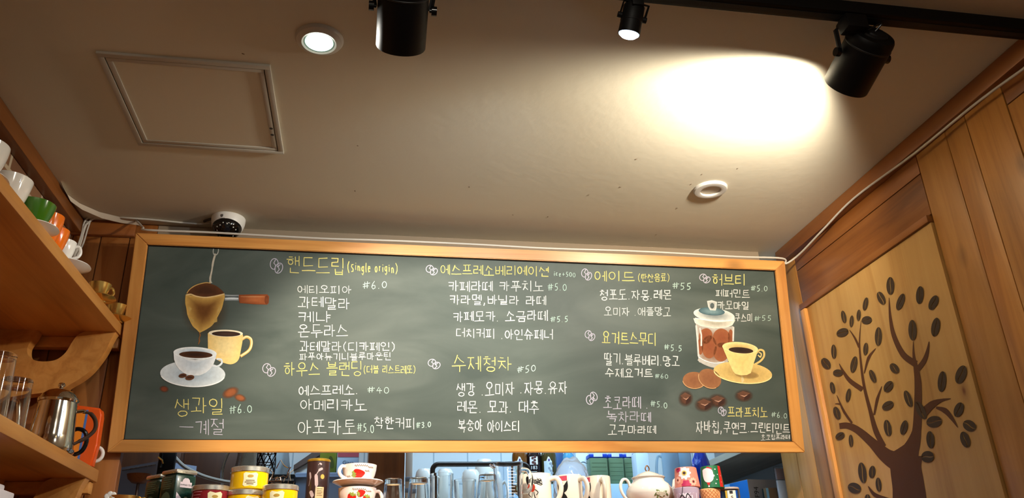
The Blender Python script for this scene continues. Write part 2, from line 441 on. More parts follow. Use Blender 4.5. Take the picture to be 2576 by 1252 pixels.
#PART2
# ------------------------------------------------------------------ ceiling fittings
def ring_boxes(m, x0, x1, y0, y1, wd, z0, z1, bev=0.001):
    m.box(x0, x1, y0, y0 + wd, z0, z1, bev); m.box(x0, x1, y1 - wd, y1, z0, z1, bev)
    m.box(x0, x0 + wd, y0 + wd, y1 - wd, z0, z1, bev); m.box(x1 - wd, x1, y0 + wd, y1 - wd, z0, z1, bev)
M_alu = mat('dull_aluminium', (186, 180, 168), 0.5)
t = thing('access_hatch', 'square access hatch with a double aluminium frame set in the ceiling', 'hatch', (-0.429, 1.747, H))
m = MB(); ring_boxes(m, -0.183, 0.183, -0.192, 0.192, 0.0135, -0.007, 0); m.build('outer_frame', M_alu, t)
m = MB(); ring_boxes(m, -0.1675, 0.1675, -0.1765, 0.1765, 0.012, -0.006, 0); m.build('inner_frame', M_alu, t)
MB().box(-0.1555, 0.1555, -0.1645, 0.1645, -0.003, 0).build('panel', M_ceil, t, smooth=False)
MB().box(-0.169, 0.169, -0.178, 0.178, -0.0012, 0).build('seam', mat('dark_seam', (30, 24, 18), 0.9), t, smooth=False)
for dy in (0.068, 0.098):
    MB().lathe([(0, -0.0068), (0.004, -0.0068), (0.0045, -0.006), (0.0045, -0.004)], 14, (0.1615, dy, 0)).build('latch', mat('latch_dark', (40, 36, 32), 0.4), t)

t = thing('lit_downlight', 'glowing round downlight near the square ceiling hatch', 'downlight', (-0.134, 1.452, H))
MB().lathe([(0.033, 0), (0.033, -0.010), (0.037, -0.012), (0.048, -0.007), (0.0515, -0.001), (0.0515, 0)], 48).build('trim_ring', mat('ring_white', (206, 204, 196), 0.35), t)
MB().lathe([(0.0325, -0.0005), (0.0325, -0.010), (0.030, -0.009), (0.0295, -0.0008), (0, -0.0006)], 40).build('reflector', mat('grey_green_reflector', (112, 132, 124), 0.3), t)
MB().lathe([(0, -0.0145), (0.012, -0.014), (0.022, -0.0125), (0.0285, -0.009), (0.0285, -0.006), (0, -0.006)], 40, (0, 0.0015, 0)).build('bulb', mat('downlight_glow', (255, 255, 246), 0.4, emit=(246, 255, 240), estr=9.0), t)
L = bpy.data.lights.new('downlight', 'SPOT'); L.energy = DOWNL['e']; L.color = (1.0, 0.96, 0.86); L.spot_size = math.radians(165); L.spot_blend = 0.6; L.shadow_soft_size = 0.025
lo = bpy.data.objects.new('light', L); COL.objects.link(lo); lo.parent = t; lo.location = (0, 0, -0.022)

t = thing('blank_downlight', 'unlit round downlight with a white ring towards the right of the ceiling', 'downlight', (0.987, 2.0, H))
MB().lathe([(0.0305, -0.002), (0.0305, -0.009), (0.034, -0.0105), (0.047, -0.0085), (0.0505, -0.004), (0.0505, 0)], 48).build('trim_ring', mat('ring_grey', (206, 202, 196), 0.4), t)
MB().lathe([(0.031, -0.0015), (0.029, -0.003), (0, -0.003)], 40).build('diffuser', mat('unlit_diffuser', (196, 184, 164), 0.5), t)

m = MB(); rr = random.Random(3)
for px, py in ((1738, 463), (1765, 438), (1703, 523), (1855, 423), (900, 366), (893, 480), (1378, 545), (612, 135), (1600, 400), (1480, 490), (1560, 470), (1650, 590), (1290, 540), (1180, 470)):
    p = atz(px, py, H)
    m.fill(ell(0, 0, 0.0025 + rr.random() * 0.002, 0.0015, rr.random() * 3, 10), lambda a, b: (p.x + a, p.y + b, H - 0.0015 + 6 * (abs(a) + abs(b)) * 0.05))
o = m.build('ceiling_marks', mat('paper_nick', (120, 96, 72), 0.9)); o.parent = ceil; 

# peeling paper in the ceiling corner
pts = [(152, 455), (170, 490), (200, 512), (250, 534), (300, 546), (345, 552)]
m = MB(); A = []
for k, (px, py) in enumerate(pts):
    q = atz(px, py, H - 0.002); A.append((m.v((q.x, q.y, H - 0.0006)), m.v((q.x + 0.004, q.y + 0.02, H - 0.012)), m.v((q.x - 0.002, q.y + 0.04, H - 0.004))))
for a, b in zip(A, A[1:]):
    m.face([a[0], b[0], b[1], a[1]]); m.face([a[1], b[1], b[2], a[2]])
o = m.build('curled_wallpaper', mat('pale_paper', (214, 200, 180), 0.7)); tag(o, 'curled strip of pale ceiling paper in the corner over the planks', 'wallpaper')

# ------------------------------------------------------------------ lighting track and spotlights
t = thing('lighting_track', 'long black lighting track across the ceiling', 'track', (0.55, 1.197, H))
MB().box(-0.85, 0.86, -0.017, 0.017, -0.030, 0, 0.002).build('rail', M_black, t)
MB().box(-0.85, 0.855, -0.006, 0.006, -0.0315, -0.029).build('slot', mat('slot_dark', (6, 6, 6), 0.6), t)
MB().box(0.86, 0.869, -0.018, 0.018, -0.031, 0, 0.002).build('end_cap', M_black, t)
def spotlight(label, cap, mouth, R, spot, spread=112, twist=None):
    cap = Vector(cap); mouth = Vector(mouth); ax = (mouth - cap).normalized(); Ln = (mouth - cap).length
    root = Vector((cap.x + 0.0, 1.197, H - 0.030))
    if twist is not None: root.x = twist
    t = thing('track_spotlight', label, 'spotlight', root)
    M = ax.to_track_quat('Z', 'X').to_matrix(); c = cap - root
    MB().lathe([(0, 0.002), (R * 0.80, 0.002), (R * 0.92, 0.004), (R * 0.98, 0.009), (R, 0.016), (R, Ln - 0.002), (R - 0.001, Ln), (R - 0.0035, Ln), (R - 0.004, Ln - 0.004), (R - 0.004, 0.05), (0.02, 0.035), (0, 0.035)], 56, c, M).build('housing', M_black, t)
    MB().lathe([(0, -0.004), (R * 0.42, -0.004), (R * 0.44, -0.001), (R * 0.60, -0.001), (R * 0.62, 0.003), (R * 0.62, 0.006), (0, 0.006)], 40, c, M).build('back_cap', mat('cap_black', (26, 25, 25), 0.5), t)
    MB().lathe([(R + 0.0004, 0.026), (R + 0.0012, 0.027), (R + 0.0012, 0.029), (R + 0.0004, 0.030)], 48, c, M).build('seam_ring', mat('cap_black', (26, 25, 25), 0.5), t)
    side = ax.cross(Vector((0, 0, 1))).normalized(); mid = c + ax * (Ln * 0.42)
    for s_ in (1, -1):
        p0 = mid + side * s_ * (R + 0.002); p1 = mid + side * s_ * (R + 0.016)
        k = MB().tube([p0, p0 + side * s_ * 0.004, p0 + side * s_ * 0.0041, p1], [0.004, 0.004, 0.0095, 0.0095], 18)
        k.build('knob', M_blackg, t)
    a = [mid + side * (R + 0.004), mid + side * (R + 0.012) + Vector((0, -0.012, 0.048)), mid + side * (R + 0.004) + Vector((0, -0.012, 0.060)), Vector((side.x * 0.02, side.y * 0.02, -0.033))]
    b = [mid - side * (R + 0.004), mid - side * (R + 0.012) + Vector((0, -0.012, 0.048)), mid - side * (R + 0.004) + Vector((0, -0.012, 0.060)), Vector((-side.x * 0.02, -side.y * 0.02, -0.033))]
    MB().tube(a + list(reversed(b)), 0.0062, 8, flat=0.6).build('yoke', M_black, t)
    MB().box(-0.024, 0.024, -0.017, 0.017, -0.036, -0.002, 0.003).build('track_adapter', M_black, t)
    MB().tube(spline([tuple(c - ax * 0.002), tuple(c - ax * 0.018 + Vector((0.008, 0, 0.006))), (0.022, 0.01, -0.03), (0.012, 0.0, -0.022)], 6), 0.0022, 8).build('cord', M_blackg, t)
    bc = c + ax * (Ln * 0.55)
    MB().lathe([(0, 0), (R * 0.5, 0.002), (R * 0.8, 0.008), (R * 0.82, 0), (R * 0.4, -0.03), (0, -0.03)], 32, bc, M).build('bulb', mat('warm_bulb', (255, 236, 200), 0.3, emit=(255, 214, 150), estr=14.0), t)
    L = bpy.data.lights.new('spot_beam', 'SPOT'); L.energy = spot['e']; L.color = (1.0, 0.91, 0.74); L.spot_size = math.radians(spread); L.spot_blend = 0.55; L.shadow_soft_size = 0.03
    lo = bpy.data.objects.new('light', L); COL.objects.link(lo); lo.parent = t
    lo.location = Vector(spot['loc']) - root
    lo.rotation_euler = (Vector(spot['tgt']) - Vector(spot['loc'])).to_track_quat('-Z', 'Y').to_euler()
    return t
cp = at(2200, 82, 1.205); mo = at(2127, 216, 1.322)
spotlight('black track spotlight beside the bright patch of ceiling on the right', cp, mo, 0.049, SPOT1, 134, twist=at(2138, 40, 1.2).x)
cp = at(1018, -52, 1.190); mo = at(1008, 118, 1.305)
spotlight('large black track spotlight between the lit downlight and the small lamp', cp, mo, 0.0485, SPOT2, 62)
# small blue white lamp
top = at(1597, 8, 1.205); bot = at(1582, 86, 1.228); root = Vector((top.x, 1.197, H - 0.030))
t = thing('small_track_lamp', 'small black track lamp shining blue white', 'spotlight', root)
ax = (bot - top).normalized(); Ln = (bot - top).length; M = ax.to_track_quat('Z', 'X').to_matrix(); c = top - root
R = 0.0215
MB().lathe([(0, 0), (R * 0.8, 0.001), (R, 0.008), (R, Ln * 0.55), (R * 1.03, Ln * 0.56), (R * 1.03, Ln * 0.60), (R, Ln * 0.61), (R * 1.04, Ln), (R * 0.95, Ln), (R * 0.9, Ln - 0.006), (0, Ln - 0.006)], 44, c, M).build('housing', M_black, t)
MB().lathe([(R * 0.97, Ln - 0.004), (R * 0.93, Ln + 0.001), (R * 0.66, Ln + 0.006), (R * 0.3, Ln + 0.0085), (0, Ln + 0.009)], 40, c, M).build('lens', mat('cold_led_lens', (255, 255, 255), 0.2, emit=(205, 228, 255), estr=22.0), t)
MB().box(-0.012, 0.012, -0.012, 0.012, -0.03, 0, 0.002).build('track_adapter', M_black, t)
side = ax.cross(Vector((0, 1, 0))).normalized()
MB().tube([Vector((0, 0, -0.018)) - side * 0.0, Vector((0, 0, -0.018)) + side * (R + 0.004), c + ax * 0.03 + side * (R + 0.004)], 0.004, 8, flat=0.4).build('yoke', M_black, t)
MB().tube([Vector((0, 0, -0.018)), Vector((0, 0, -0.018)) - side * (R + 0.004), c + ax * 0.03 - side * (R + 0.004)], 0.004, 8, flat=0.4).build('yoke', M_black, t)
for s_ in (1, -1): MB().tube([c + ax * 0.03 + side * s_ * R, c + ax * 0.03 + side * s_ * (R + 0.008)], 0.006, 14).build('knob', M_black, t)
L = bpy.data.lights.new('led_beam', 'SPOT'); L.energy = SPOT3['e']; L.color = (0.68, 0.84, 1.0); L.spot_size = math.radians(120); L.spot_blend = 0.5; L.shadow_soft_size = 0.012
lo = bpy.data.objects.new('light', L); COL.objects.link(lo); lo.parent = t; lo.location = (bot + ax * 0.014) - root
lo.rotation_euler = (Vector(SPOT3['tgt']) - bot).to_track_quat('-Z', 'Y').to_euler()

# ------------------------------------------------------------------ dome camera
dc = atz(574, 545, H)
t = thing('dome_camera', 'white dome security camera on the ceiling above the menu board', 'camera', (dc.x, dc.y + 0.012, H))
MB().lathe([(0.049, 0), (0.0505, -0.002)] + [(0.0505 * math.cos(a) ** 0.55, -0.004 - 0.050 * math.sin(a)) for a in [i * (pi / 2 - .15) / 12 for i in range(13)]] + [(0, -0.0545)], 56).build('housing', M_plastic, t)
dax = Vector((0.04, -0.60, -0.80)).normalized(); Md = dax.to_track_quat('Z', 'Y').to_matrix(); dcn = Vector((0, -.004, -0.0262)); DR = 0.0445
MB().lathe([(DR * math.cos(a), DR * math.sin(a)) for a in [0.1 + i * (pi / 2 - .1) / 16 for i in range(16)]] + [(0, DR)], 48, dcn, Md).build('dome', mat('smoked_dome', (9, 9, 10), 0.08, spec=0.7), t)
m = MB()
for k in range(15):
    a = 2 * pi * k / 15 + 0.2; q = 0.62 if k % 2 else 0.70
    d = Md @ Vector((math.cos(a) * math.sin(q), math.sin(a) * math.sin(q), math.cos(q)))
    m.lathe([(0, 0.0006), (0.0017, 0.0004), (0.0020, 0)], 10, dcn + d * DR, d.to_track_quat('Z', 'Y').to_matrix())
m.build('led_dots', mat('led_dot', (225, 222, 212), 0.3), t)
d = Md @ Vector((0.10, 0.22, 0.97)).normalized()
MB().lathe([(0.009, 0), (0.009, 0.0010), (0.0065, 0.0018), (0, 0.0022)], 24, dcn + d * (DR - .0004), d.to_track_quat('Z', 'Y').to_matrix()).build('lens', mat('lens_black', (24, 24, 28), 0.08), t)
hr = lambda q: 0.0505 * max(.01, 1 - min(.99, (max(0, -q - .004) / .050)) ** 2) ** 0.275
f = cyl(hr, -pi / 2 - 0.24, 0.0005)
m = MB(); m.fill([(-0.0042, -0.0105), (0, -0.0098), (0.0042, -0.0105), (0.0040, -0.0155), (0.0022, -0.0185), (0, -0.0198), (-0.0022, -0.0185), (-0.0040, -0.0155)], lambda s_, q: f(s_, q), rings=2)
m.build('shield_emblem', mat('emblem_grey', (88, 82, 78), 0.5), t)
f2 = f
m = MB()
for k in range(6): m.fill(rect(-0.009 + k * 0.0031, -0.0068 + k * 0.0031, -0.0236, -0.0220, 2), f2, rings=1)
m.build('maker_mark', mat('emblem_grey', (88, 82, 78), 0.5), t)
MB().tube(spline([(-0.048, 0.0, -0.004), (-0.062, 0.004, -0.006), (-0.075, 0.02, -0.004)], 5), 0.004, 8).build('cable_gland', mat('gland_dark', (70, 58, 46), 0.7), t)

# ------------------------------------------------------------------ menu board
TILT = math.radians(7.96); st, ct = math.sin(TILT), math.cos(TILT)
BO = Vector((0.3395, 2.4, 0.435 + ZC)); ez = Vector((0, -st, ct)); ey = Vector((0, ct, st))
def bl(px, py, d=0.012):
    v = ray(px, py); o3 = Vector((0, 0, ZC)); tt = (BO + ey * d - o3).dot(ey) / v.dot(ey); P = o3 + v * tt - BO
    return P.x, P.dot(ez)
board = thing('menu_board', 'long green chalkboard menu in a golden pine frame leaning over the opening', 'menu board', BO); board.rotation_euler = (TILT, 0, 0)
bw, bh = 1.033, 0.629; fw, fh = 0.037, 0.034
MB().box(-bw + fw - 0.004, bw - fw + 0.004, 0.012, 0.028, fh - 0.004, bh - fh + 0.004).build('writing_surface', None, board, smooth=False)
bs = board.children[0]
mb_ = bpy.data.materials.new('green_chalkboard'); mb_.use_nodes = True
nt = mb_.node_tree; N = nt.nodes; Lk = nt.links.new; b_ = N['Principled BSDF']; b_.inputs['Roughness'].default_value = 0.55; b_.inputs['Specular IOR Level'].default_value = 0.35
tc = N.new('ShaderNodeTexCoord'); n1 = N.new('ShaderNodeTexNoise'); n1.inputs['Scale'].default_value = 3.2; n1.inputs['Detail'].default_value = 6; n1.inputs['Distortion'].default_value = 0.8
mpn = N.new('ShaderNodeMapping'); mpn.inputs['Scale'].default_value = (0.8, 1, 2.0); Lk(tc.outputs['Object'], mpn.inputs['Vector']); Lk(mpn.outputs[0], n1.inputs['Vector'])
cr = N.new('ShaderNodeValToRGB'); e = cr.color_ramp.elements
e[0].position = 0.32; e[0].color = rgb(58, 69, 63); e[1].position = 0.75; e[1].color = rgb(92, 100, 93)
Lk(n1.outputs['Fac'], cr.inputs['Fac']); Lk(cr.outputs['Color'], b_.inputs['Base Color'])
bs.data.materials.clear(); bs.data.materials.append(mb_)
m = MB()
for a, b, c, d in ((-bw + fw - .001, bw - fw + .001, bh - fh - .0022, bh - fh + .001), (-bw + fw - .001, bw - fw + .001, fh - .001, fh + .0022), (-bw + fw - .001, -bw + fw + .0016, fh, bh - fh), (bw - fw - .0016, bw - fw + .001, fh, bh - fh)): m.box(a, b, 0.008, 0.0125, c, d)
m.build('inner_seam', mat('dark_gap', (24, 16, 10), .9), board, smooth=False)
def mitre(name, o4, m_):
    f = lambda a, b, d: (a, d, b)
    m = MB(); m.prism(o4, 0.030, f)
    bmesh.ops.recalc_face_normals(m.bm, faces=list(m.bm.faces))
    bmesh.ops.bevel(m.bm, geom=[e_ for e_ in m.bm.edges], offset=0.002, segments=2, affect='EDGES')
    return m.build(name, m_, board)
mitre('frame_rail', [(-bw, bh), (bw, bh), (bw - fw, bh - fh), (-bw + fw, bh - fh)], M_frame)
mitre('frame_rail', [(-bw, 0), (-bw + fw, fh), (bw - fw, fh), (bw, 0)], M_frame)
mitre('frame_stile', [(-bw, 0), (-bw, bh), (-bw + fw, bh - fh), (-bw + fw, fh)], M_framez)
mitre('frame_stile', [(bw, 0), (bw - fw, fh), (bw - fw, bh - fh), (bw, bh)], M_framez)
def BF(layer=1):
    e_ = 0.012 - 0.00025 * layer
    def f(px, py):
        a, b = bl(px, py); return (a, e_, b)
    return f

# --- hangul written stroke by stroke
def el(x0, y0, x1, y1, n=14): 
    return [((x0 + x1) / 2 + (x1 - x0) / 2 * math.sin(2 * pi * i / n + 0.3) * -1, (y0 + y1) / 2 - (y1 - y0) / 2 * math.cos(2 * pi * i / n + 0.3)) for i in range(n + 1)]
G = [[(.05, .05), (.9, .05), (.78, 1)]]
CONS = {'ㄱ': G, 'ㄴ': [[(.1, 0), (.08, .95), (1, .93)]], 'ㄷ': [[(.1, .05), (.95, .03)], [(.12, .05), (.1, .95), (1, .92)]],
 'ㄹ': [[(.05, .03), (.9, .03), (.86, .48), (.12, .5), (.1, .97), (1, .95)]], 'ㅁ': [[(.1, .03), (.13, .97)], [(.1, .05), (.92, .05), (.88, .95), (.13, .95)]],
 'ㅂ': [[(.1, 0), (.14, .95), (.9, .93)], [(.9, 0), (.88, .95)], [(.12, .5), (.88, .48)]], 'ㅅ': [[(.38, 0), (.26, .5), (.08, 1)], [(.36, .22), (.62, .55), (.98, .82)]],
 'ㅇ': [el(.1, .05, .92, .97)], 'ㅈ': [[(.03, .05), (.97, .05)], [(.46, .06), (.4, .55), (.12, 1)], [(.43, .4), (.68, .72), (.98, .98)]],
 'ㅊ': [[(.28, 0), (.72, 0)], [(.02, .27), (.97, .25)], [(.46, .27), (.4, .66), (.12, 1)], [(.43, .52), (.68, .78), (.98, .98)]],
 'ㅋ': G + [[(.05, .5), (.84, .48)]], 'ㅌ': [[(.1, .05), (.95, .03)], [(.12, .05), (.1, .95), (1, .92)], [(.12, .5), (.88, .48)]],
 'ㅍ': [[(.02, .05), (.98, .03)], [(.3, .05), (.34, .95)], [(.7, .05), (.66, .95)], [(0, .96), (1, .93)]],
 'ㅎ': [[(.25, 0), (.75, 0)], [(.02, .25), (.98, .23)], el(.2, .4, .82, 1)]}
def half(c): return [[(x * .48, y) for x, y in s_] for s_ in CONS[c]] + [[(.52 + x * .48, y) for x, y in s_] for s_ in CONS[c]]
CONS['ㄸ'] = half('ㄷ'); CONS['ㄲ'] = half('ㄱ'); CONS['ㅆ'] = half('ㅅ'); CONS['ㅃ'] = half('ㅂ'); CONS['ㅉ'] = half('ㅈ')
LEAD = 'ㄱㄲㄴㄷㄸㄹㅁㅂㅃㅅㅆㅇㅈㅉㅊㅋㅌㅍㅎ'
VOW = 'ㅏㅐㅑㅒㅓㅔㅕㅖㅗㅘㅙㅚㅛㅜㅝㅞㅟㅠㅡㅢㅣ'
TAIL = ' ㄱㄲㄳㄴㄵㄶㄷㄹㄺㄻㄼㄽㄾㄿㅀㅁㅂㅄㅅㅆㅇㅈㅊㅋㅌㅍㅎ'
VS = {'ㅏ': [[(.25, 0), (.27, 1)], [(.27, .5), (1, .48)]], 'ㅐ': [[(.1, .05), (.12, .92)], [(.9, 0), (.9, 1)], [(.12, .5), (.9, .48)]],
 'ㅑ': [[(.25, 0), (.27, 1)], [(.27, .35), (1, .33)], [(.27, .62), (1, .6)]], 'ㅓ': [[(.8, 0), (.8, 1)], [(0, .5), (.8, .48)]],
 'ㅔ': [[(.45, .05), (.47, .92)], [(.95, 0), (.97, 1)], [(-.1, .5), (.45, .48)]], 'ㅕ': [[(.8, 0), (.8, 1)], [(.05, .35), (.8, .33)], [(.05, .6), (.8, .58)]],
 'ㅖ': [[(.5, .05), (.5, .92)], [(.95, 0), (.97, 1)], [(-.1, .38), (.5, .36)], [(-.1, .62), (.5, .6)]], 'ㅣ': [[(.6, 0), (.62, 1)]],
 'ㅗ': [[(.5, 0), (.5, .85)], [(0, .9), (1, .86)]], 'ㅛ': [[(.33, 0), (.35, .85)], [(.66, 0), (.64, .85)], [(0, .9), (1, .86)]],
 'ㅜ': [[(0, .15), (1, .1)], [(.52, .12), (.52, 1)]], 'ㅠ': [[(0, .15), (1, .1)], [(.35, .12), (.3, 1)], [(.68, .12), (.68, 1)]], 'ㅡ': [[(0, .5), (1, .45)]]}
CPX = {'ㅘ': ('ㅗ', 'ㅏ'), 'ㅙ': ('ㅗ', 'ㅐ'), 'ㅚ': ('ㅗ', 'ㅣ'), 'ㅝ': ('ㅜ', 'ㅓ'), 'ㅟ': ('ㅜ', 'ㅣ'), 'ㅢ': ('ㅡ', 'ㅣ'), 'ㅞ': ('ㅜ', 'ㅔ')}
def put(strokes, x0, x1, y0, y1): return [[(x0 + x * (x1 - x0), y0 + y * (y1 - y0)) for x, y in s_] for s_ in strokes]
def syll(ch):
    k = ord(ch) - 0xAC00; l, v, tl = LEAD[k // 588], VOW[k % 588 // 28], TAIL[k % 28]
    out = []
    T = tl != ' '
    if v in CPX:
        hv, vv = CPX[v]
        out += put(CONS[l], .05, .6, .02, .38 if T else .5) + put(VS[hv], 0, .66, .42 if T else .56, .62 if T else .9) + put(VS[vv], .68, .98, 0, .62 if T else 1)
    elif v in 'ㅗㅛㅜㅠㅡ':
        if v == 'ㅡ': out += put(CONS[l], .12, .88, .05, .4 if T else .66) + put(VS[v], 0, 1, .44 if T else .8, .6 if T else 1)
        else: out += put(CONS[l], .15, .85, 0, .34 if T else .5) + put(VS[v], 0, 1, .38 if T else .55, .62 if T else 1)
    else:
        wv = .62 if v in 'ㅐㅔㅖ' else .66
        out += put(CONS[l], .02, wv - .1 if v in 'ㅓㅔㅕㅖ' else wv - .06, .03 if T else .1, .52 if T else .86) + put(VS[v], wv, .98, 0, .6 if T else 1)
    if T: out += put(CONS[tl], .22, .92, .68, 1.0)
    return out
LAT = {'#': ([[(.25, .15), (.2, .95)], [(.6, .1), (.55, .9)], [(0, .42), (.95, .3)], [(0, .66), (.75, .58)]], .8),
 '0': ([el(.1, .2, .8, .95)], .65), '.': ([[(.3, .9), (.42, .95)]], .32), ',': ([[(.4, .8), (.45, .92), (.25, 1.12)]], .36), '-': ([[(0, .52), (1, .55)]], 1.0),
 '3': ([[(.15, .2), (.6, .12), (.72, .3), (.4, .5), (.75, .62), (.7, .85), (.2, .95)]], .65), '4': ([[(.45, .1), (.1, .6), (.85, .58)], [(.6, .3), (.58, 1)]], .7),
 '5': ([[(.3, .1), (.22, .5), (.6, .52), (.72, .75), (.5, .95), (.15, .98)], [(.3, .14), (.8, .08)]], .65), '6': ([[(.6, .02), (.25, .4), (.12, .75), (.35, .97), (.68, .85), (.66, .6), (.4, .52), (.16, .68)]], .65),
 '+': ([[(.1, .55), (.8, .55)], [(.45, .3), (.43, .85)]], .65), '(': ([[(.7, 0), (.3, .35), (.3, .7), (.65, 1.05)]], .5), ')': ([[(.2, 0), (.65, .3), (.65, .7), (.25, 1.05)]], .5),
 'S': ([[(.75, .25), (.3, .3), (.2, .5), (.65, .7), (.6, .92), (.15, .95)]], .62), 'i': ([[(.4, .42), (.4, .92)], [(.4, .2), (.42, .26)]], .32), 'n': ([[(.15, .42), (.17, .92)], [(.17, .55), (.45, .42), (.65, .55), (.65, .92)]], .6),
 'g': ([el(.12, .42, .62, .85, 10), [(.64, .42), (.62, 1.1), (.4, 1.28), (.15, 1.15)]], .58), 'l': ([[(.35, .05), (.35, .92)]], .3), 'e': ([[(.15, .66), (.62, .62), (.55, .42), (.25, .44), (.12, .68), (.3, .92), (.65, .86)]], .58),
 'o': ([el(.1, .42, .65, .92, 10)], .58), 'r': ([[(.2, .42), (.22, .92)], [(.22, .6), (.4, .44), (.6, .46)]], .45), 'c': ([[(.6, .48), (.35, .42), (.12, .66), (.3, .92), (.62, .86)]], .55)}
rj = random.Random(11)
def write(name, text, x0, y0, x1, y1, h0, h1=None, wd=3.3, m_=None, label=None, lat_h=1.0):
    """text with its top left at (x0, y0), top right at (x1, y1), letter height h0 to h1 (photo pixels on the board)"""
    h1 = h1 or h0; adv = []
    for ch in text:
        if '가' <= ch <= '힣': adv.append(1.0)
        elif ch == ' ': adv.append(.42)
        else: adv.append(LAT[ch][1])
    tot = sum(adv) + 0.10 * (len(text) - 1); u = (x1 - x0) / tot
    mb = MB(); f = BF(3); pos = 0
    for ch, a in zip(text, adv):
        if ch != ' ':
            st_ = syll(ch) if '가' <= ch <= '힣' else LAT[ch][0]
            dy = rj.uniform(-.04, .04); sc = rj.uniform(.94, 1.05)
            for s_ in st_:
                j = (rj.uniform(-.03, .03), rj.uniform(-.03, .03)); P = []
                for x, y in s_:
                    xx = pos + (x * (a if a != 1.0 else 1.0) if ch in LAT and LAT[ch][1] == 1.0 else (x * a if '가' <= ch <= '힣' else x * a * 1.05)) + j[0]
                    q = xx / tot; hh = (h0 + (h1 - h0) * q) * sc
                    P.append((x0 + xx * u, y0 + (y1 - y0) * q + (y + dy + j[1] + rj.uniform(-.015, .015)) * hh))
                if len(P) == 2:
                    mx_ = ((P[0][0] + P[1][0]) / 2 + rj.uniform(-.5, .5), (P[0][1] + P[1][1]) / 2 + rj.uniform(-.5, .5)); P = [P[0], mx_, P[1]]
                w0 = wd * 0.62 * rj.uniform(.82, 1.15)
                mb.ribbon(P, [w0 * rj.uniform(.8, 1.1) for _ in P], f)
        pos += a + 0.10
    o = mb.build(name, m_, board, smooth=False)
    if label: o['label'] = label
C_w = chalk('white_chalk', (222, 222, 218)); C_y = chalk('yellow_chalk', (226, 212, 128)); C_g = chalk('pale_green_chalk', (190, 214, 202)); C_p = chalk('lilac_white_chalk', (200, 194, 208))
HD = [('핸드드립', 721, 645, 867, 647, 40, 42), ('(Single origin)', 873, 657, 1001, 661, 26, 26), ('하우스 블랜딩', 714, 911, 911, 909, 33, 34), ('(더블 리스트레또)', 914, 918, 1046, 919, 21, 20),
 ('에스프레소베리에이션', 1107, 665, 1381, 670, 27, 25), ('수제청차', 1137, 892, 1287, 899, 42, 34), ('에이드', 1495, 680, 1596, 683, 27, 25), ('(탄산음료)', 1604, 688, 1685, 688, 21, 20),
 ('요거트스무디', 1514, 831, 1651, 838, 31, 32), ('허브티', 1791, 688, 1875, 690, 28, 29), ('프라프치노', 1830, 1023, 1931, 1024, 26, 25), ('생과일', 437, 1001, 564, 1001, 44, 40)]
for T_ in HD: write('chalk_heading', *T_, wd=3.5 if T_[5] > 24 else 2.7, m_=C_y, label='yellow chalk heading')
LN = [('에티오피아', 748, 717, 884, 718, 21), ('과테말라', 750, 745, 880, 749, 29, 26), ('케냐', 749, 782, 832, 784, 28), ('온두라스', 749, 816, 876, 815, 34, 31), ('과테말라(디카페인)', 753, 857, 996, 861, 27, 22),
 ('파푸아뉴기니블루마운틴', 753, 888, 984, 886, 18, 19), ('에스프레소.', 751, 969, 902, 967, 25), ('아메리카노', 754, 1005, 922, 1003, 28), ('아포카토', 748, 1056, 896, 1054, 35, 37), ('착한커피', 941, 1048, 1044, 1049, 30, 30),
 ('카페라떼 카푸치노', 1127, 707, 1368, 706, 26, 26), ('카라멜,바닐라 라떼', 1131, 741, 1374, 744, 25, 23), ('카페모카. 소금라떼', 1140, 784, 1377, 780, 25, 28), ('더치커피 .아인슈페너', 1147, 825, 1391, 829, 24, 26),
 ('생강 .오미자 .자몽.유자', 1147, 964, 1427, 957, 33, 32), ('레몬. 모과. 대추', 1149, 1009, 1356, 1008, 29, 31), ('복숭아 아이스티', 1152, 1054, 1307, 1058, 32, 27),
 ('청포도.자몽.레몬', 1508, 729, 1689, 729, 26, 25), ('오미자 .애플망고', 1520, 772, 1688, 773, 22, 21), ('딸기.블루베리.망고', 1520, 886, 1709, 897, 30, 25), ('수제요거트', 1522, 925, 1642, 927, 24, 22),
 ('초코라떼 .', 1518, 998, 1632, 997, 29, 31), ('녹차라떼', 1526, 1032, 1638, 1035, 28, 26), ('고구마라떼', 1529, 1068, 1650, 1070, 25, 20), ('페퍼민트', 1800, 728, 1886, 729, 19, 20), ('카모마일', 1804, 757, 1884, 758, 20, 20),
 ('쿠스미', 1848, 788, 1893, 787, 20, 21), ('자바칩,쿠앤크.그린티민트', 1750, 1057, 1987, 1066, 31, 23), ('초코칩프라떼', 1914, 1093, 1987, 1093, 13, 12), ('-계절', 452, 1055, 564, 1053, 36, 40)]
for T_ in LN: write('chalk_line', *T_, wd=3.5 if T_[5] > 22 else (2.8 if T_[5] > 15 else 2.1), m_=C_p if T_[0] in ('녹차라떼', '-계절', '초코라떼 .') else C_w)
PR = [('#6.0', 913, 707, 974, 704, 21), ('#40', 925, 971, 980, 970, 19), ('#5.0', 899, 1060, 941, 1064, 24), ('#3.0', 1047, 1060, 1085, 1058, 17), ('ice+500', 1393, 680, 1448, 684, 14), ('#5.0', 1378, 710, 1426, 712, 20), ('#5.5', 1385, 795, 1430, 793, 17),
 ('#50', 1301, 920, 1349, 914, 19), ('#55', 1692, 708, 1739, 711, 19), ('#5.5', 1671, 864, 1716, 867, 17), ('#60', 1648, 938, 1681, 939, 13), ('#5.0', 1637, 1005, 1679, 1010, 17), ('#5.0', 1889, 716, 1931, 717, 16), ('#55', 1898, 792, 1941, 792, 15), ('#6.0', 1941, 1035, 1980, 1036, 15), ('#6.0', 578, 1017, 635, 1016, 24)]
for T_ in PR: write('chalk_price', *T_, wd=2.8 if T_[5] > 16 else 2.3, m_=C_g)
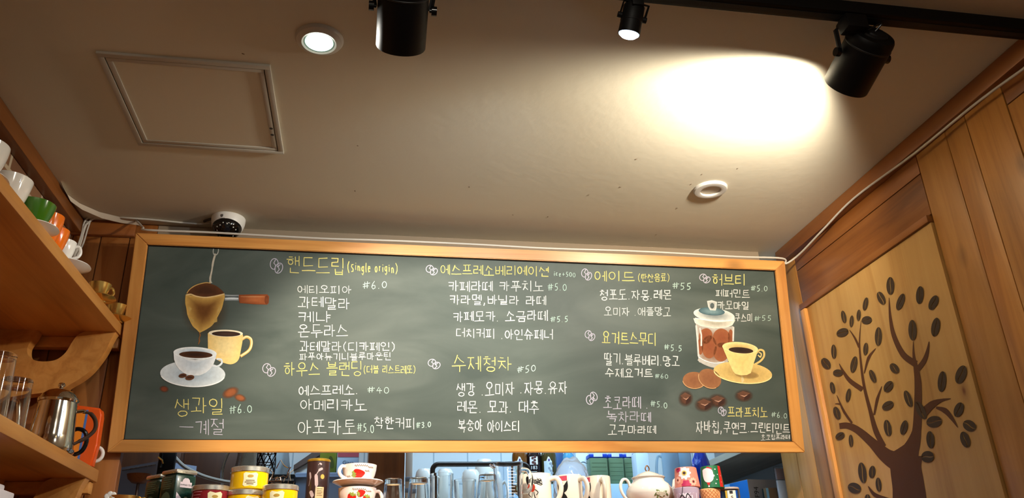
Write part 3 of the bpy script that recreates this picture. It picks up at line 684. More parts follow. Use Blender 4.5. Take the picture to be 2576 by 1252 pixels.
def beans(x0, y0, x1, y1, up=False):
    mb = MB(); f = BF(3); W_, H_ = x1 - x0, y1 - y0
    g = (lambda p: (x0 + p[0] * W_, y0 + (1 - p[1] if up else p[1]) * H_))
    a = ell(.33, .36, .30, .36, .25, 18, 0.9, 0.9 + 1.85 * pi); b = ell(.68, .64, .27, .36, .55, 18, 0, 2 * pi); b.append(b[0])
    for s_ in (a, b, [(.44, .06), (.30, .30), (.44, .45), (.36, .70)], [(.80, .38), (.62, .55), (.72, .72), (.55, .92)]): mb.ribbon([g(p) for p in s_], 1.8, f)
    mb.build('bean_sketch', C_p, board, smooth=False)
for B_ in ((679, 650, 712, 688), (660, 914, 694, 947), (1071, 667, 1101, 692), (1076, 903, 1108, 928), (1462, 676, 1489, 705), (1471, 831, 1497, 857), (1474, 985, 1503, 1017, True), (1759, 689, 1787, 712), (1806, 1023, 1827, 1046)): beans(*B_)

# --- the painted pictures on the board
PM = paint_mat()
def pic(name, fn):
    mb = MB(); fn(mb); mb.build(name, PM, board, smooth=False, recalc=False)
def sock(mb):
    f1, f2, f3, f4 = BF(1), BF(2), BF(3), BF(4)
    mb.fill(ell(515, 778, 62, 72), f1, (96, 70, 38), (96, 66, 32), eA=0.0, mA=0.55)
    body = spline([(467, 741), (466, 760), (469, 776), (471, 790), (476, 803), (485, 820), (495, 829), (502, 836), (508, 834), (518, 829), (533, 819), (543, 805), (551, 790), (558, 776), (562, 760), (565, 741), (540, 746), (516, 748), (490, 744), (467, 741)], 3)[:-1]
    mb.fill(body, f2, (206, 164, 84), (108, 66, 26), rings=7, center=(514, 782))
    mb.ribbon(spline([(468, 745), (469, 765), (473, 790), (480, 808), (490, 822)], 4), [2, 7, 9, 7, 2] * 4 + [2], f3, (206, 172, 92), .7) if False else None
    top = spline([(470, 740), (476, 729), (492, 718), (516, 712), (540, 717), (556, 728), (564, 740), (540, 745), (516, 746), (492, 743), (470, 740)], 4)[:-1]
    mb.fill(top, f3, (92, 54, 28), (66, 38, 20), rings=3)
    mb.ribbon(spline([(468, 742), (480, 740), (494, 745), (516, 748), (540, 745), (565, 739)], 5), 3.2, f4, (226, 192, 132), .95)
    mb.ribbon(spline([(470, 738), (478, 727), (494, 717), (516, 711), (530, 712)], 5), 2.2, f4, (214, 170, 96), .9)
    for a_, b_2 in (((474, 770), (478, 784)), ((478, 800), (486, 812)), ((552, 770), (546, 792)), ((546, 800), (536, 812))): mb.ribbon([a_, ((a_[0] + b_2[0]) / 2 + 2, (a_[1] + b_2[1]) / 2), b_2], [1, 9, 1], f3, (222, 184, 104), .6)
    mb.ribbon([(502, 836), (504, 844), (501, 850), (502, 858), (499, 866)], [3, 2.5, 2, 3.5, 1.5], f3, (150, 96, 48), .95)
def pour(mb):
    f3 = BF(3)
    mb.ribbon(spline([(530, 712), (529, 700), (533, 680), (536, 660), (540, 645), (542, 638)], 5), [9, 7, 5.5, 5, 4.5, 5, 5, 4, 4, 4, 4, 4, 4, 5, 5, 5, 5, 5, 5, 5, 5, 5, 5, 5, 5, 5], f3, (206, 196, 176), .9)
    lp = ell(543, 630, 6.5, 12, .15, 22); mb.ribbon(lp + [lp[0]], 2.2, f3, (190, 190, 180), .85)
    mb.ribbon([(545, 619), (556, 617), (570, 616)], [1, 2.5, 1], f3, (160, 150, 130), .5)
def hand(mb):
    f2, f3 = BF(2), BF(3)
    mb.fill([(565, 740), (582, 741), (601, 741), (601, 756), (582, 756), (565, 756)], f2, (120, 126, 126), (190, 196, 196), rings=3)
    mb.ribbon([(566, 746), (600, 746)], 2.5, f3, (60, 66, 66)); mb.ribbon([(566, 751), (600, 751)], 2.5, f3, (224, 230, 232))
    mb.fill([(601, 741), (640, 740), (672, 740), (677, 745), (676, 762), (672, 766), (640, 765), (603, 762), (600, 752)], f2, (132, 66, 32), (172, 96, 52), rings=4)
    mb.fill(ell(671, 754, 5, 11), f3, (110, 54, 26), (120, 62, 32), rings=2)
    mb.ribbon([(605, 746), (640, 746), (666, 746)], [1, 4, 1], f3, (206, 136, 88), .8)
def mug(mb):
    f2, f3, f4 = BF(2), BF(3), BF(4)
    h = spline([(609, 853), (620, 847), (631, 853), (632, 868), (625, 882), (605, 896)], 5); mb.ribbon(h, 7, f2, (226, 178, 96)); mb.ribbon([(x + 1, y - 1) for x, y in h], 3, f3, (246, 226, 176))
    body = spline([(523, 838), (523, 860), (524, 880), (530, 892), (545, 904), (562, 912), (580, 916), (594, 911), (602, 900), (606, 880), (610, 858), (611, 842), (600, 833), (567, 829), (535, 832), (523, 838)], 4)[:-1]
    mb.fill(body, f3, (244, 206, 128), (240, 214, 150), rings=5, hl=lambda p: 1.0)
    mb.fill(ell(568, 838, 43, 9, .02), f4, (250, 236, 206), (236, 216, 176), rings=2)
    mb.fill(ell(569, 839.5, 36, 6.5, .02), BF(5), (52, 34, 26), (74, 52, 42), rings=3)
def cup(mb):
    f1, f2, f3, f4, f5 = BF(1), BF(5), BF(6), BF(7), BF(8)
    mb.fill(ell(485, 940, 82, 33, .03), f2, (214, 220, 222), (176, 190, 200), rings=4)
    rim = ell(485, 940, 81, 32, .03, 30, 0.2, 2.9); mb.ribbon(rim, 3, f3, (240, 242, 240))
    h = spline([(545, 903), (556, 904), (558, 913), (548, 921), (534, 921)], 5); mb.ribbon(h, 5, f3, (206, 216, 222)); mb.ribbon([(x, y - 1) for x, y in h], 2, f4, (244, 246, 246))
    body = [(437, 888), (438, 904), (443, 918), (452, 930), (466, 940), (481, 945), (503, 944), (518, 937), (530, 927), (538, 914), (543, 901), (545, 891), (520, 902), (491, 905), (460, 900)]
    mb.fill(body, f4, (232, 234, 234), (198, 208, 216), rings=4)
    mb.fill(ell(491, 888, 54.5, 15.5, .04), f5, (246, 248, 246), (176, 196, 210), rings=3)
    mb.fill(ell(493, 892, 42, 8.5, .03), BF(9), (84, 50, 28), (52, 30, 18), rings=3)
    for x, y, a_, b_2 in ((460, 944.5, 10, 5.5), (478, 949.5, 11.5, 6.5)):
        mb.fill(ell(x, y, a_, b_2, -.15), BF(9), (106, 66, 42), (80, 48, 32), rings=3); mb.ribbon([(x - a_ * .7, y + 1), (x, y - 1.5), (x + a_ * .7, y + .5)], 1.3, BF(10), (52, 30, 20))
def soft(x, y, a_, b_2, rot, e_, c_): return lambda mb: mb.fill(ell(x, y, a_, b_2, rot), BF(1), e_, c_, rings=6, eA=0.0, mA=0.95)
pic('painted_coffee_filter', sock); pic('painted_water_stream', pour); pic('painted_handle', hand); pic('painted_mug', mug); pic('painted_cup_and_saucer', cup)
for A_ in ((413, 978, 13, 9, .2, (110, 60, 36), (126, 62, 38)), (580, 987, 24, 14, -.4, (120, 70, 36), (150, 84, 48)), (604, 1000, 17, 10, .3, (120, 70, 36), (152, 86, 50))): pic('painted_bean', soft(*A_))
def jar(mb):
    f1, f2, f3, f4, f5 = BF(1), BF(2), BF(3), BF(4), BF(5)
    mb.fill([(1750, 812), (1753, 850), (1755, 877), (1756, 896), (1758, 910), (1775, 917), (1796, 922), (1830, 912), (1838, 890), (1844, 858), (1845, 820), (1800, 826)], f1, (196, 190, 180), (120, 70, 42), rings=6, eA=.9, mA=1)
    for x, y, a_, b_2, r_ in ((1775, 845, 17, 20, .3), (1815, 850, 22, 24, -.2), (1784, 872, 19, 29, 0), (1815, 885, 20, 24, .2), (1838, 850, 7, 22, 0), (1762, 870, 7, 22, 0)): mb.fill(ell(x, y, a_, b_2, r_, 26), f2, (150, 88, 54), (140, 76, 46), rings=3)
    for p in ([(1751, 818), (1754, 850), (1757, 896)], [(1845, 822), (1844, 858)], [(1760, 824), (1764, 842), (1764, 870)]): mb.ribbon(p, 4, f3, (226, 222, 214), .85)
    mb.ribbon(spline([(1757, 902), (1772, 912), (1796, 920), (1818, 916)], 4), 9, f3, (196, 190, 180), .9); mb.ribbon(spline([(1757, 897), (1772, 906), (1796, 913), (1822, 910)], 4), 2, f4, (244, 242, 236))
    band = [(1744, 800), (1748, 812), (1762, 820), (1796, 826), (1826, 824), (1842, 818), (1849, 806), (1846, 796), (1796, 808)]
    mb.fill(band, f3, (226, 220, 206), (176, 168, 150), rings=4)
    lid = ell(1796, 792, 52, 17, .12); mb.fill(lid, f4, (226, 226, 218), (136, 142, 140), rings=5)
    mb.fill(ell(1790, 783, 33, 10, .08), f5, (70, 96, 104), (120, 146, 150), rings=3); mb.ribbon(spline([(1748, 800), (1790, 806), (1845, 806)], 6), 2.5, f5, (238, 236, 230))
    mb.fill([(1778, 757), (1790, 755), (1803, 759), (1802, 774), (1800, 781), (1786, 780), (1781, 772)], BF(6), (216, 214, 206), (150, 152, 148), rings=3); mb.fill(ell(1791, 769, 5, 7), BF(7), (70, 80, 80), (90, 100, 100), rings=2)
def jcup(mb):
    f2, f3, f4, f5 = BF(8), BF(9), BF(10), BF(11)
    mb.fill(ell(1868, 937, 74, 27, .10), f2, (216, 184, 112), (186, 152, 88), rings=4); mb.ribbon(ell(1868, 937, 73, 26.5, .10, 40, .1, 3.0), 2.5, f3, (238, 216, 150))
    mb.fill(ell(1878, 942, 30, 10, .1), f3, (186, 152, 88), (140, 108, 62), rings=3, eA=.3)
    h = spline([(1901, 889), (1910, 880), (1920, 883), (1921, 896), (1912, 908), (1897, 917)], 5); mb.ribbon(h, 5, f3, (214, 184, 112)); mb.ribbon(spline([(1906, 893), (1912, 898), (1914, 890), (1908, 886)], 4), 3, f4, (224, 196, 126))
    mb.fill([(1816, 871), (1824, 890), (1834, 914), (1843, 934), (1850, 941), (1864, 944), (1878, 943), (1888, 938), (1895, 914), (1902, 894), (1905, 878), (1884, 886), (1858, 888), (1832, 880)], f4, (232, 204, 132), (226, 194, 120), rings=4)
    mb.fill(ell(1861, 875, 45, 14.5, .10), f5, (240, 218, 152), (198, 166, 100), rings=3); mb.fill(ell(1863, 881, 31, 7.5, .08), BF(12), (58, 38, 28), (44, 28, 22), rings=3)
    mb.ribbon([(1866, 946), (1868, 956), (1866, 962)], [4, 7, 3], f3, (240, 222, 166), .7)
pic('painted_biscuit_jar', jar); pic('painted_cream_cup', jcup)
for x, y, a_, b_2, r_ in ((1746, 956, 29, 21, .05), (1785, 952, 30, 23, .5)):
    def bis(mb, x=x, y=y, a_=a_, b_2=b_2, r_=r_):
        k = 8 if x > 1760 else 6
        mb.fill(ell(x, y, a_, b_2, r_), BF(k), (150, 100, 64), (138, 88, 56), rings=4); mb.ribbon(ell(x, y, a_, b_2, r_, 24, .6, 3.0), 1.8, BF(k + 1), (200, 156, 108))
    pic('painted_biscuit', bis)
for x, y, a_, b_2, r_ in ((1725, 1002, 20, 22, .2), (1772, 1017, 27, 20, -.1), (1806, 1008, 26, 19, .2), (1871, 995, 25, 17, 0)):
    def choc(mb, x=x, y=y, a_=a_, b_2=b_2, r_=r_):
        mb.fill(ell(x, y, a_, b_2, r_, 28), BF(1), (84, 56, 40), (92, 58, 42), rings=6, eA=0.0, mA=.95)
        mb.fill([(x - a_ * .7, y - b_2 * .3), (x - a_ * .1, y - b_2 * .7), (x + a_ * .65, y - b_2 * .35), (x + a_ * .05, y + b_2 * .1)], BF(2), (104, 70, 52), (98, 64, 46), rings=2)
        mb.fill([(x + a_ * .05, y + b_2 * .1), (x + a_ * .65, y - b_2 * .35), (x + a_ * .6, y + b_2 * .3), (x + a_ * .02, y + b_2 * .7)], BF(2), (62, 38, 30), (56, 34, 27), rings=2)
        mb.ribbon([(x - a_ * .35, y - b_2 * .08), (x + a_ * .05, y + b_2 * .1), (x + a_ * .35, y - b_2 * .12)], [.6, 2.4, .6], BF(3), (198, 150, 124))
    pic('painted_chocolate', choc)

# ------------------------------------------------------------------ painted tree panel on the right wall
pan = thing('tree_panel', 'pale plywood panel painted with a brown coffee bean tree on the right wall', 'panel', (XR, 1.995, ZC))
PX = XR - 0.006
MB().box(-0.006, 0.02, -0.323, 0.322, -ZC, 0.893).build('plywood_sheet', M_ply, pan, smooth=False)
def TF(e_=0.0006):
    def f(zx, zy):
        p = atx(1960 + zx * .52071, 600 + zy * .52071, PX - e_); return (p.x - XR, p.y - 1.995, p.z - ZC)
    return f
M_bark = mat('brown_trunk_paint', (84, 48, 26), 0.6, bump=0.1, bscale=30); M_bean = mat('dark_bean_paint', (64, 48, 34), 0.6, bump=0.1, bscale=50)
m = MB(); f = TF()
TK = [0]
def taper(pts, ws):
    sp = spline(pts, 6); n = len(sp); k = len(ws) - 1
    wv = []
    for i in range(n):
        q = i / (n - 1) * k; a = min(k - 1, int(q)); wv.append(ws[a] + (ws[a + 1] - ws[a]) * (q - a))
    TK[0] += 1; m.ribbon(sp, wv, TF(0.0006 + 0.00006 * TK[0]))
taper([(632, 1290), (625, 1200), (612, 1110), (610, 1050)], [170, 155, 150, 165])
taper([(600, 1075), (640, 1010), (664, 930), (670, 820), (671, 700), (660, 620), (650, 560), (648, 497)], [150, 78, 44, 38, 34, 22, 12, 2])
taper([(590, 1085), (520, 1050), (450, 985), (380, 925), (330, 903), (291, 905)], [110, 70, 44, 34, 30, 28])
taper([(660, 605), (600, 560), (555, 470), (537, 380), (531, 285)], [34, 28, 22, 14, 3]); taper([(668, 632), (700, 590), (716, 545), (724, 497)], [26, 24, 16, 3])
taper([(505, 1003), (468, 930), (440, 830), (412, 720), (396, 610), (388, 500), (396, 395)], [26, 26, 18, 14, 11, 7, 2])
taper([(387, 525), (366, 480), (340, 440)], [12, 9, 2]); taper([(411, 650), (432, 575), (466, 530)], [4, 14, 2]); taper([(402, 728), (345, 688), (312, 645), (290, 603)], [24, 20, 13, 2])
taper([(459, 850), (474, 775), (496, 712)], [8, 14, 2]); taper([(352, 890), (312, 832), (278, 755)], [10, 12, 2]); taper([(300, 800), (284, 797), (270, 797)], [8, 6, 2])
taper([(695, 842), (740, 800), (785, 780), (830, 772)], [44, 34, 14, 2]); taper([(758, 815), (800, 830), (832, 865), (863, 912)], [10, 26, 18, 2]); taper([(430, 1195), (462, 1236), (530, 1265)], [3, 18, 26])
m.build('painted_trunk', M_bark, pan, smooth=False)
BN = [(537,228,43,19,0),(493,287,33,18,-25),(586,305,42,17,20),(679,272,43,18,5),(745,309,38,20,25),(755,427,46,20,10),(644,442,50,20,-2),(479,472,45,17,2),(423,393,25,19,80),(417,315,32,12,12),(384,369,27,10,5),(350,398,28,10,5),(312,377,30,12,-12),(306,453,30,20,70),(418,532,30,12,5),(264,545,34,13,-3),(226,603,30,20,-35),(284,648,24,17,90),(361,607,40,16,12),(452,664,33,14,-22),(557,626,28,19,-40),(528,714,30,20,35),(258,720,29,12,-12),(334,756,33,12,10),(525,806,30,20,60),(623,773,42,17,-20),(279,842,32,16,-18),(684,829,48,20,-28),(786,690,50,20,5),(878,656,46,25,20),(867,826,37,22,20),(919,903,33,26,-60),(748,884,37,28,80),(898,970,40,22,-18),(524,914,40,18,-10),(603,912,36,17,15),(730,971,42,19,-5),(717,1053,31,28,85),(294,953,24,17,60),(347,976,30,11,-3),(402,1130,50,20,-8),(449,1126,30,16,8),(480,1187,34,14,-5),(364,1204,33,25,-70),(427,1254,20,14,0)]
f = TF(0.0020); rb = random.Random(5)
for cx, cy, a, b, ang in BN:
    m = MB(); th = math.radians(ang); c_, s_ = math.cos(th), math.sin(th); sk = rb.choice((-1, 1)) * 0.10
    for side in (1, -1):
        P = []
        for i in range(15):
            q = -pi / 2 + pi * i / 14; P.append((side * (b * math.cos(q)), a * math.sin(q)))
        for i in range(7):
            y = a * (0.94 - 1.88 * i / 6); P.append((side * b * 0.09 + sk * b * math.sin(y / a * pi), y))
        P = [(cx + x * c_ - y * s_, cy + x * s_ + y * c_) for x, y in P]
        gx = cx + side * b * .5 * c_; gy = cy + side * b * .5 * s_
        m.fill(P, f, rings=2, center=(gx, gy))
    m.build('painted_bean', M_bean, pan, smooth=False)

# ------------------------------------------------------------------ cables
def cable(name, pts, r, label, m_=M_cable, n=6, cat='cable'):
    o = MB().tube(spline(pts, n), r, 8).build(name, m_); return tag(o, label, cat)
cb = [tuple(atx(px, py, 1.4035)) for px, py in ((2640, 128), (2576, 172), (2450, 264), (2300, 386), (2150, 497), (2070, 578), (2010, 640))]
cb += [tuple(at(1976, 663, 2.318))] + [(x, 2.306, BO.z + bh * ct + 0.0065 + 0.002 * math.sin(x * 9)) for x in (1.36, 1.2, 1.0, 0.8, 0.55, 0.3, 0.05, -0.15, -0.35, -0.5, -0.66)]
cb += [tuple(at(px, py, Y)) for px, py, Y in ((360, 572, 2.35), (344, 556, 2.395), (333, 553, 2.404), (290, 552, 2.404), (243, 548, 2.404), (222, 560, 2.404), (212, 572, 2.404), (206, 600, 2.412), (196, 630, 2.42), (184, 662, 2.42))]
cable('white_cable', cb, 0.0032, 'white cable running along the right wall moulding and over the menu board frame')
cb = [tuple(atz(px, py, H - 0.004)) for px, py in ((528, 561), (500, 563), (440, 558), (380, 552), (320, 548))] + [tuple(at(px, py, 2.405)) for px, py in ((270, 545), (238, 544), (220, 550))] + [tuple(at(px, py, Y)) for px, py, Y in ((211, 562, 2.403), (205, 590, 2.408), (192, 628, 2.416), (180, 660, 2.42))]
cable('white_cable', cb, 0.0028, 'white cable from the dome camera along the ceiling edge into the corner')
for k, lb in enumerate(('thin white cable down the plank corner, nearest the brick wall', 'thin white cable down the plank corner between two others')):
    cb = [(-0.864 + 0.007 * k, 2.406, 1.132 + ZC), (-0.868 + 0.008 * k, 2.406, 1.100 + ZC), (-0.876 + 0.008 * k, 2.418, 1.06 + ZC), (-0.884 + 0.006 * k, 2.418, 1.02 + ZC), (-0.889 + 0.004 * k, 2.422, 0.97 + ZC), (-0.89 + 0.004 * k, 2.422, 0.80 + ZC)]
    cable('white_cable', cb, 0.0026, lb)
#PART3
# ------------------------------------------------------------------ shelves on the brick wall
def shelf(label, z0, z1, y1, X1=-0.70):
    t = thing('wall_shelf', label, 'shelf', (XB, 1.6, z0 + ZC))
    MB().box(0.0, X1 - XB, -0.9, y1 - 1.6, 0, z1 - z0, 0.0035).build('board', M_shelf, t)
    def br(yc, th):
        P = spline([(0.325, 0.0), (0.316, -0.02), (0.304, -0.062), (0.275, -0.115), (0.235, -0.150), (0.19, -0.172), (0.0, -0.20)], 6)
        Q = spline([(0.122, 0.0), (0.117, -0.02), (0.106, -0.045), (0.110, -0.070), (0.128, -0.085), (0.155, -0.089), (0.185, -0.083), (0.205, -0.062), (0.217, -0.030), (0.228, -0.010), (0.245, 0.0)], 5)
        m = MB(); m.prism(P + [(0.0, 0.0)] + Q, th, lambda a, b, q: (a, yc + q, b))
        m.build('bracket', M_shelf, t)
    br(y1 - 1.6 - 0.085, 0.035); br(-0.3, 0.035)
    MB().box(0.0, 0.322, y1 - 1.6 - 0.035, y1 - 1.6 - 0.002, -0.032, 0, 0.003).build('batten', M_shelf, t)
    return t
shelf('upper pine wall shelf holding white, green, orange and golden cups', 0.757, 0.789, 2.418)
shelf('lower pine wall shelf holding glasses and the steel coffee pot', 0.352, 0.385, 2.385)
shelf('lowest pine wall shelf under the coffee pot shelf', 0.12, 0.15, 2.38)

def cup_prof(R, h, foot=0.55, th=0.0028, fl=0.0):
    out = [(0, 0.003), (R * foot * .9, 0.003), (R * foot, 0), (R * foot * 1.03, 0.003)]
    for i in range(9):
        q = i / 8; out.append((R * (foot + (1 - foot) * math.sin(q * pi / 2) ** 0.8) + fl * q ** 4, 0.005 + (h - 0.005) * q))
    inn = [(max(0, r - th), z) for r, z in reversed(out[4:])]
    inn[0] = (out[-1][0] - th * .4, h + th * .3)
    return out + [(r - (0 if k else 0), z) for k, (r, z) in enumerate(inn[:-1])] + [(R * foot * .8, 0.008), (0, 0.008)]
def saucer_prof(R, h=0.012, th=0.003): return [(0, 0), (R * .45, 0), (R * .48, 0.002), (R * .7, h * .4), (R, h), (R - .001, h + th * .6), (R * .68, h * .4 + th), (R * .45, th), (0, th)]
def handle(p, ang, R0, z0, z1, out, r=0.0038, seg=8):
    """ear shaped handle from (R0, z1) out and back to (R0, z0)"""
    d = Vector((math.cos(ang), math.sin(ang), 0))
    P = spline([tuple(d * (R0 - 0.004) + Vector((0, 0, z1))), tuple(d * (R0 + out * .6) + Vector((0, 0, z1 + 0.003))), tuple(d * (R0 + out) + Vector((0, 0, z1 * .65 + z0 * .35))), tuple(d * (R0 + out * .7) + Vector((0, 0, z1 * .25 + z0 * .75))), tuple(d * (R0 - 0.004) + Vector((0, 0, z0)))], 6)
    return MB().tube(P, r, seg).build('handle', p[1], p[0])
def coffee_cup(label, x, y, z, R, h, m_, rz=0.0, hm=None, group=None, fl=0.0, foot=.5, tilt=None):
    t = thing('coffee_cup', label, 'cup', (x, y, z), 0, group)
    MB().lathe(cup_prof(R, h, foot, fl=fl), 44).build('bowl', m_, t)
    handle((t, hm or m_), rz, R * .9, h * .3, h * .82, R * .55)
    if tilt: t.rotation_euler = tilt
    return t
def saucer(label, x, y, z, R, m_, group=None, tilt=None):
    o = MB().lathe(saucer_prof(R), 48).build('saucer', m_); o.location = (x, y, z)
    if tilt: o.rotation_euler = tilt
    return tag(o, label, 'saucer', group)
M_green = mat('mottled_green_glaze', (62, 112, 24), 0.15, coat=0.5); M_orange = mat('orange_glaze', (232, 112, 14), 0.18, coat=0.4)
ZS = 0.790 + ZC
saucer('white saucer on the upper shelf at the left edge of the picture', -0.775, 1.53, ZS, 0.066, M_white)
coffee_cup('white cup on the upper shelf cut off by the left edge', -0.765, 1.53, ZS + 0.006, 0.044, 0.080, M_white, rz=2.2)
coffee_cup('large white cup on the upper shelf in front of the green cup', -0.768, 1.672, ZS, 0.040, 0.086, M_white, rz=2.6, fl=0.003)
saucer('white saucer under the green cup on the upper shelf', -0.733, 1.752, ZS, 0.048, M_white)
coffee_cup('mottled green cup on the upper shelf', -0.740, 1.750, ZS + 0.006, 0.037, 0.062, M_green, rz=3.0, fl=0.003)
coffee_cup('white cup at the bottom of the stack behind the green cup', -0.815, 1.895, ZS, 0.038, 0.052, M_white, rz=2.4)
saucer('white saucer in the middle of the stack behind the green cup', -0.800, 1.900, ZS + 0.0525, 0.060, M_white)
coffee_cup('white cup on top of the stack behind the green cup', -0.812, 1.890, ZS + 0.059, 0.036, 0.060, M_white, rz=0.9)
coffee_cup('bright orange cup on the upper shelf', -0.738, 1.832, ZS, 0.029, 0.080, M_orange, rz=3.1)
coffee_cup('small orange cup on the upper shelf next to the small white cup', -0.736, 1.878, ZS, 0.027, 0.066, M_orange, rz=3.3)
saucer('white saucer jutting over the upper shelf edge nearest the planks', -0.730, 1.965, ZS, 0.052, M_white)
coffee_cup('small white cup with a raised handle on the upper shelf', -0.738, 1.945, ZS + 0.006, 0.025, 0.060, M_white, rz=0.3)
for x, y, a, b in ((-0.720, 2.185, 'golden cup on the upper shelf, the one farther from the menu board', 'golden saucer jutting over the shelf edge, the one farther from the menu board'), (-0.718, 2.352, 'golden cup on the upper shelf, the one nearer the menu board', 'golden saucer jutting over the shelf edge, the one nearer the menu board')):
    saucer(b, x, y, ZS, 0.045, M_gold, 'golden saucers')
    coffee_cup(a, x, y, ZS + 0.006, 0.025, 0.046, M_gold, rz=0.55, fl=0.003, group='golden cups')

# lower shelf
ZL = 0.386 + ZC
def tumbler(label, x, y, z, R, h, inv=False, foot=0.8, base=0.012, th=0.0022, group=None, facets=0, cat='glass', flare=0.0):
    prof = [(0, 0), (R * foot * .95, 0), (R * foot, 0.002)]
    for i in range(7):
        q = i / 6; prof.append((R * (foot + (1 - foot) * q) + flare * q * q, 0.003 + (h - 0.003) * q))
    inn = [(R * (foot + (1 - foot) * i / 6) + flare * (i / 6) ** 2 - th, base + (h - base) * i / 6) for i in range(6, -1, -1)]
    inn[0] = (prof[-1][0] - th, h)
    prof += inn + [(R * foot * .6, base * .9), (0, base * .8)]
    m = MB().lathe(prof, 48)
    if facets:
        for q in m.bm.verts:
            r = math.hypot(q.co.x, q.co.y)
            if r > R * foot * .9 and q.co.z < h * .72:
                a = math.atan2(q.co.y, q.co.x); k = 1 - 0.035 * abs(math.sin(a * facets / 2)); q.co.x *= k; q.co.y *= k
    if inv:
        for q in m.bm.verts: q.co.z = h - q.co.z
    o = m.build('drinking_glass', M_glass); o.location = (x, y, z)
    return tag(o, label, cat, group)
tumbler('tall clear glass on the lower shelf at the left edge of the picture', -0.775, 1.835, ZL, 0.036, 0.155, inv=True, foot=.85)
tumbler('shorter clear glass on the lower shelf beside the steel coffee pot', -0.775, 1.945, ZL, 0.034, 0.128, inv=True, foot=.92, base=.02)
tumbler('small clear glass behind the others on the lower shelf', -0.845, 1.925, ZL, 0.030, 0.10)
t = thing('coffee_pot', 'polished steel coffee pot with a domed lid on the lower shelf', 'coffee pot', (-0.752, 2.145, ZL))
MB().lathe([(0, 0), (0.052, 0), (0.055, 0.003), (0.0555, 0.008), (0.0525, 0.012), (0.050, 0.04), (0.046, 0.09), (0.0435, 0.122), (0.0435, 0.124), (0.041, 0.124), (0.041, 0.01), (0, 0.01)], 56).build('body', M_chrome, t)
lid = MB().lathe([(0.0405, 0.120), (0.046, 0.1235), (0.0475, 0.128), (0.046, 0.132), (0.043, 0.133), (0.040, 0.141), (0.032, 0.150), (0.018, 0.156), (0.008, 0.158), (0, 0.158)], 56).build('lid', M_chrome, t)
MB().lathe([(0.005, 0.156), (0.004, 0.161), (0.0075, 0.165), (0.0085, 0.169), (0.006, 0.173), (0, 0.1745)], 28).build('knob', M_chrome, lid)
M_hand = mat('brown_black_handle', (58, 38, 26), 0.35); hd = 0.55
d = Vector((math.cos(hd), math.sin(hd), 0))
def up(r, z): return tuple(d * r + Vector((0, 0, z)))
MB().tube(spline([up(.042, .106), up(.058, .110), up(.064, .108)], 5), 0.006, 10, flat=.8).build('handle_mount', M_chrome, t)
MB().tube(spline([up(.060, .108), up(.078, .106), up(.092, .090), up(.094, .068), up(.080, .048), up(.064, .036), up(.050, .026)], 6), [0.0045] * 6 + [.0065] * 25 + [.005] * 6, 10, flat=.75).build('handle', M_hand, t)
MB().tube(spline([(-0.046, -0.012, 0.03), (-0.066, -0.017, 0.045), (-0.072, -0.02, 0.085), (-0.080, -0.022, 0.118), (-0.092, -0.024, 0.124)], 6), [0.009] * 6 + [.007] * 12 + [.0045] * 7, 12).build('spout', M_chrome, t)
t = thing('milk_pot', 'smaller pot with a black handle behind the steel coffee pot', 'pot', (-0.795, 2.275, ZL))
MB().lathe([(0, 0), (0.040, 0), (0.042, 0.004), (0.040, 0.05), (0.034, 0.085), (0.034, 0.088), (0.031, 0.088), (0.036, 0.05), (0.038, 0.006), (0, 0.006)], 44).build('body', M_chrome, t)
hd = 0.15; d = Vector((math.cos(hd), math.sin(hd), 0))
MB().tube(spline([up(.036, .078), up(.055, .088), up(.074, .080), up(.081, .056), up(.074, .032), up(.056, .022), up(.039, .026)], 6), 0.0055, 10).build('handle', M_blackg, t)
t = thing('coffee_bag', 'orange coffee bag standing against the planks on the lower shelf', 'bag', (-0.758, 2.345, ZL))
f = lambda a, b, q: (a, q, b)
m = MB().prism([(-0.052, 0), (0.048, 0), (0.054, 0.06), (0.052, 0.14), (0.046, 0.158), (-0.035, 0.168), (-0.05, 0.15), (-0.056, 0.05)], 0.028, f)
bmesh.ops.recalc_face_normals(m.bm, faces=list(m.bm.faces)); bmesh.ops.bevel(m.bm, geom=list(m.bm.edges), offset=0.005, segments=3, affect='EDGES')
m.build('pouch', mat('orange_pouch', (226, 88, 24), 0.4, bump=.3, bscale=25), t)
f3 = lambda a, b: (a, -0.0007, b)
MB().fill(rect(-0.047, 0.012, 0.012, 0.15, 4), f3).build('front_label', mat('amber_label', (240, 140, 40), 0.45), t, smooth=False)
MB().fill(rect(0.010, 0.016, 0.006, 0.152, 3), lambda a, b: (a, -0.001, b)).build('blue_stripe', mat('blue_stripe', (78, 120, 190), 0.45), t, smooth=False)
t = thing('small_mug', 'white mug showing only its handle behind the orange bag', 'mug', (-0.752, 2.392, ZL))
MB().lathe(cup_prof(0.024, 0.07, .9), 36).build('bowl', M_white, t)
MB().tube(ell(0, 0, 0.018, 0.019, 0, 26) and [(0.037 + 0.018 * math.cos(a), -0.012 + 0.0 * a, 0.040 + 0.019 * math.sin(a)) for a in [2 * pi * i / 26 for i in range(26)]], 0.0048, 10, closed=True).build('handle', M_white, t)
# box under the lower shelf
t = thing('napkin_box', 'white and purple carton on the lowest shelf at the bottom left corner', 'carton', (-0.775, 1.905, 0.151 + ZC))
MB().box(-0.06, 0.036, -0.07, 0.06, 0, 0.118, .003).build('carton', mat('carton_white', (216, 206, 206), 0.6), t)
MB().box(-0.05, 0.020, -0.045, 0.045, 0.118, 0.133, .004).build('lid_flap', mat('carton_white', (216, 206, 206), 0.6), t)
MB().fill(rect(-0.05, 0.03, 0.03, 0.095, 3), lambda a, b: (0.0367, a + .01, b)).build('purple_band', mat('purple_print', (96, 84, 150), 0.6), t, smooth=False)

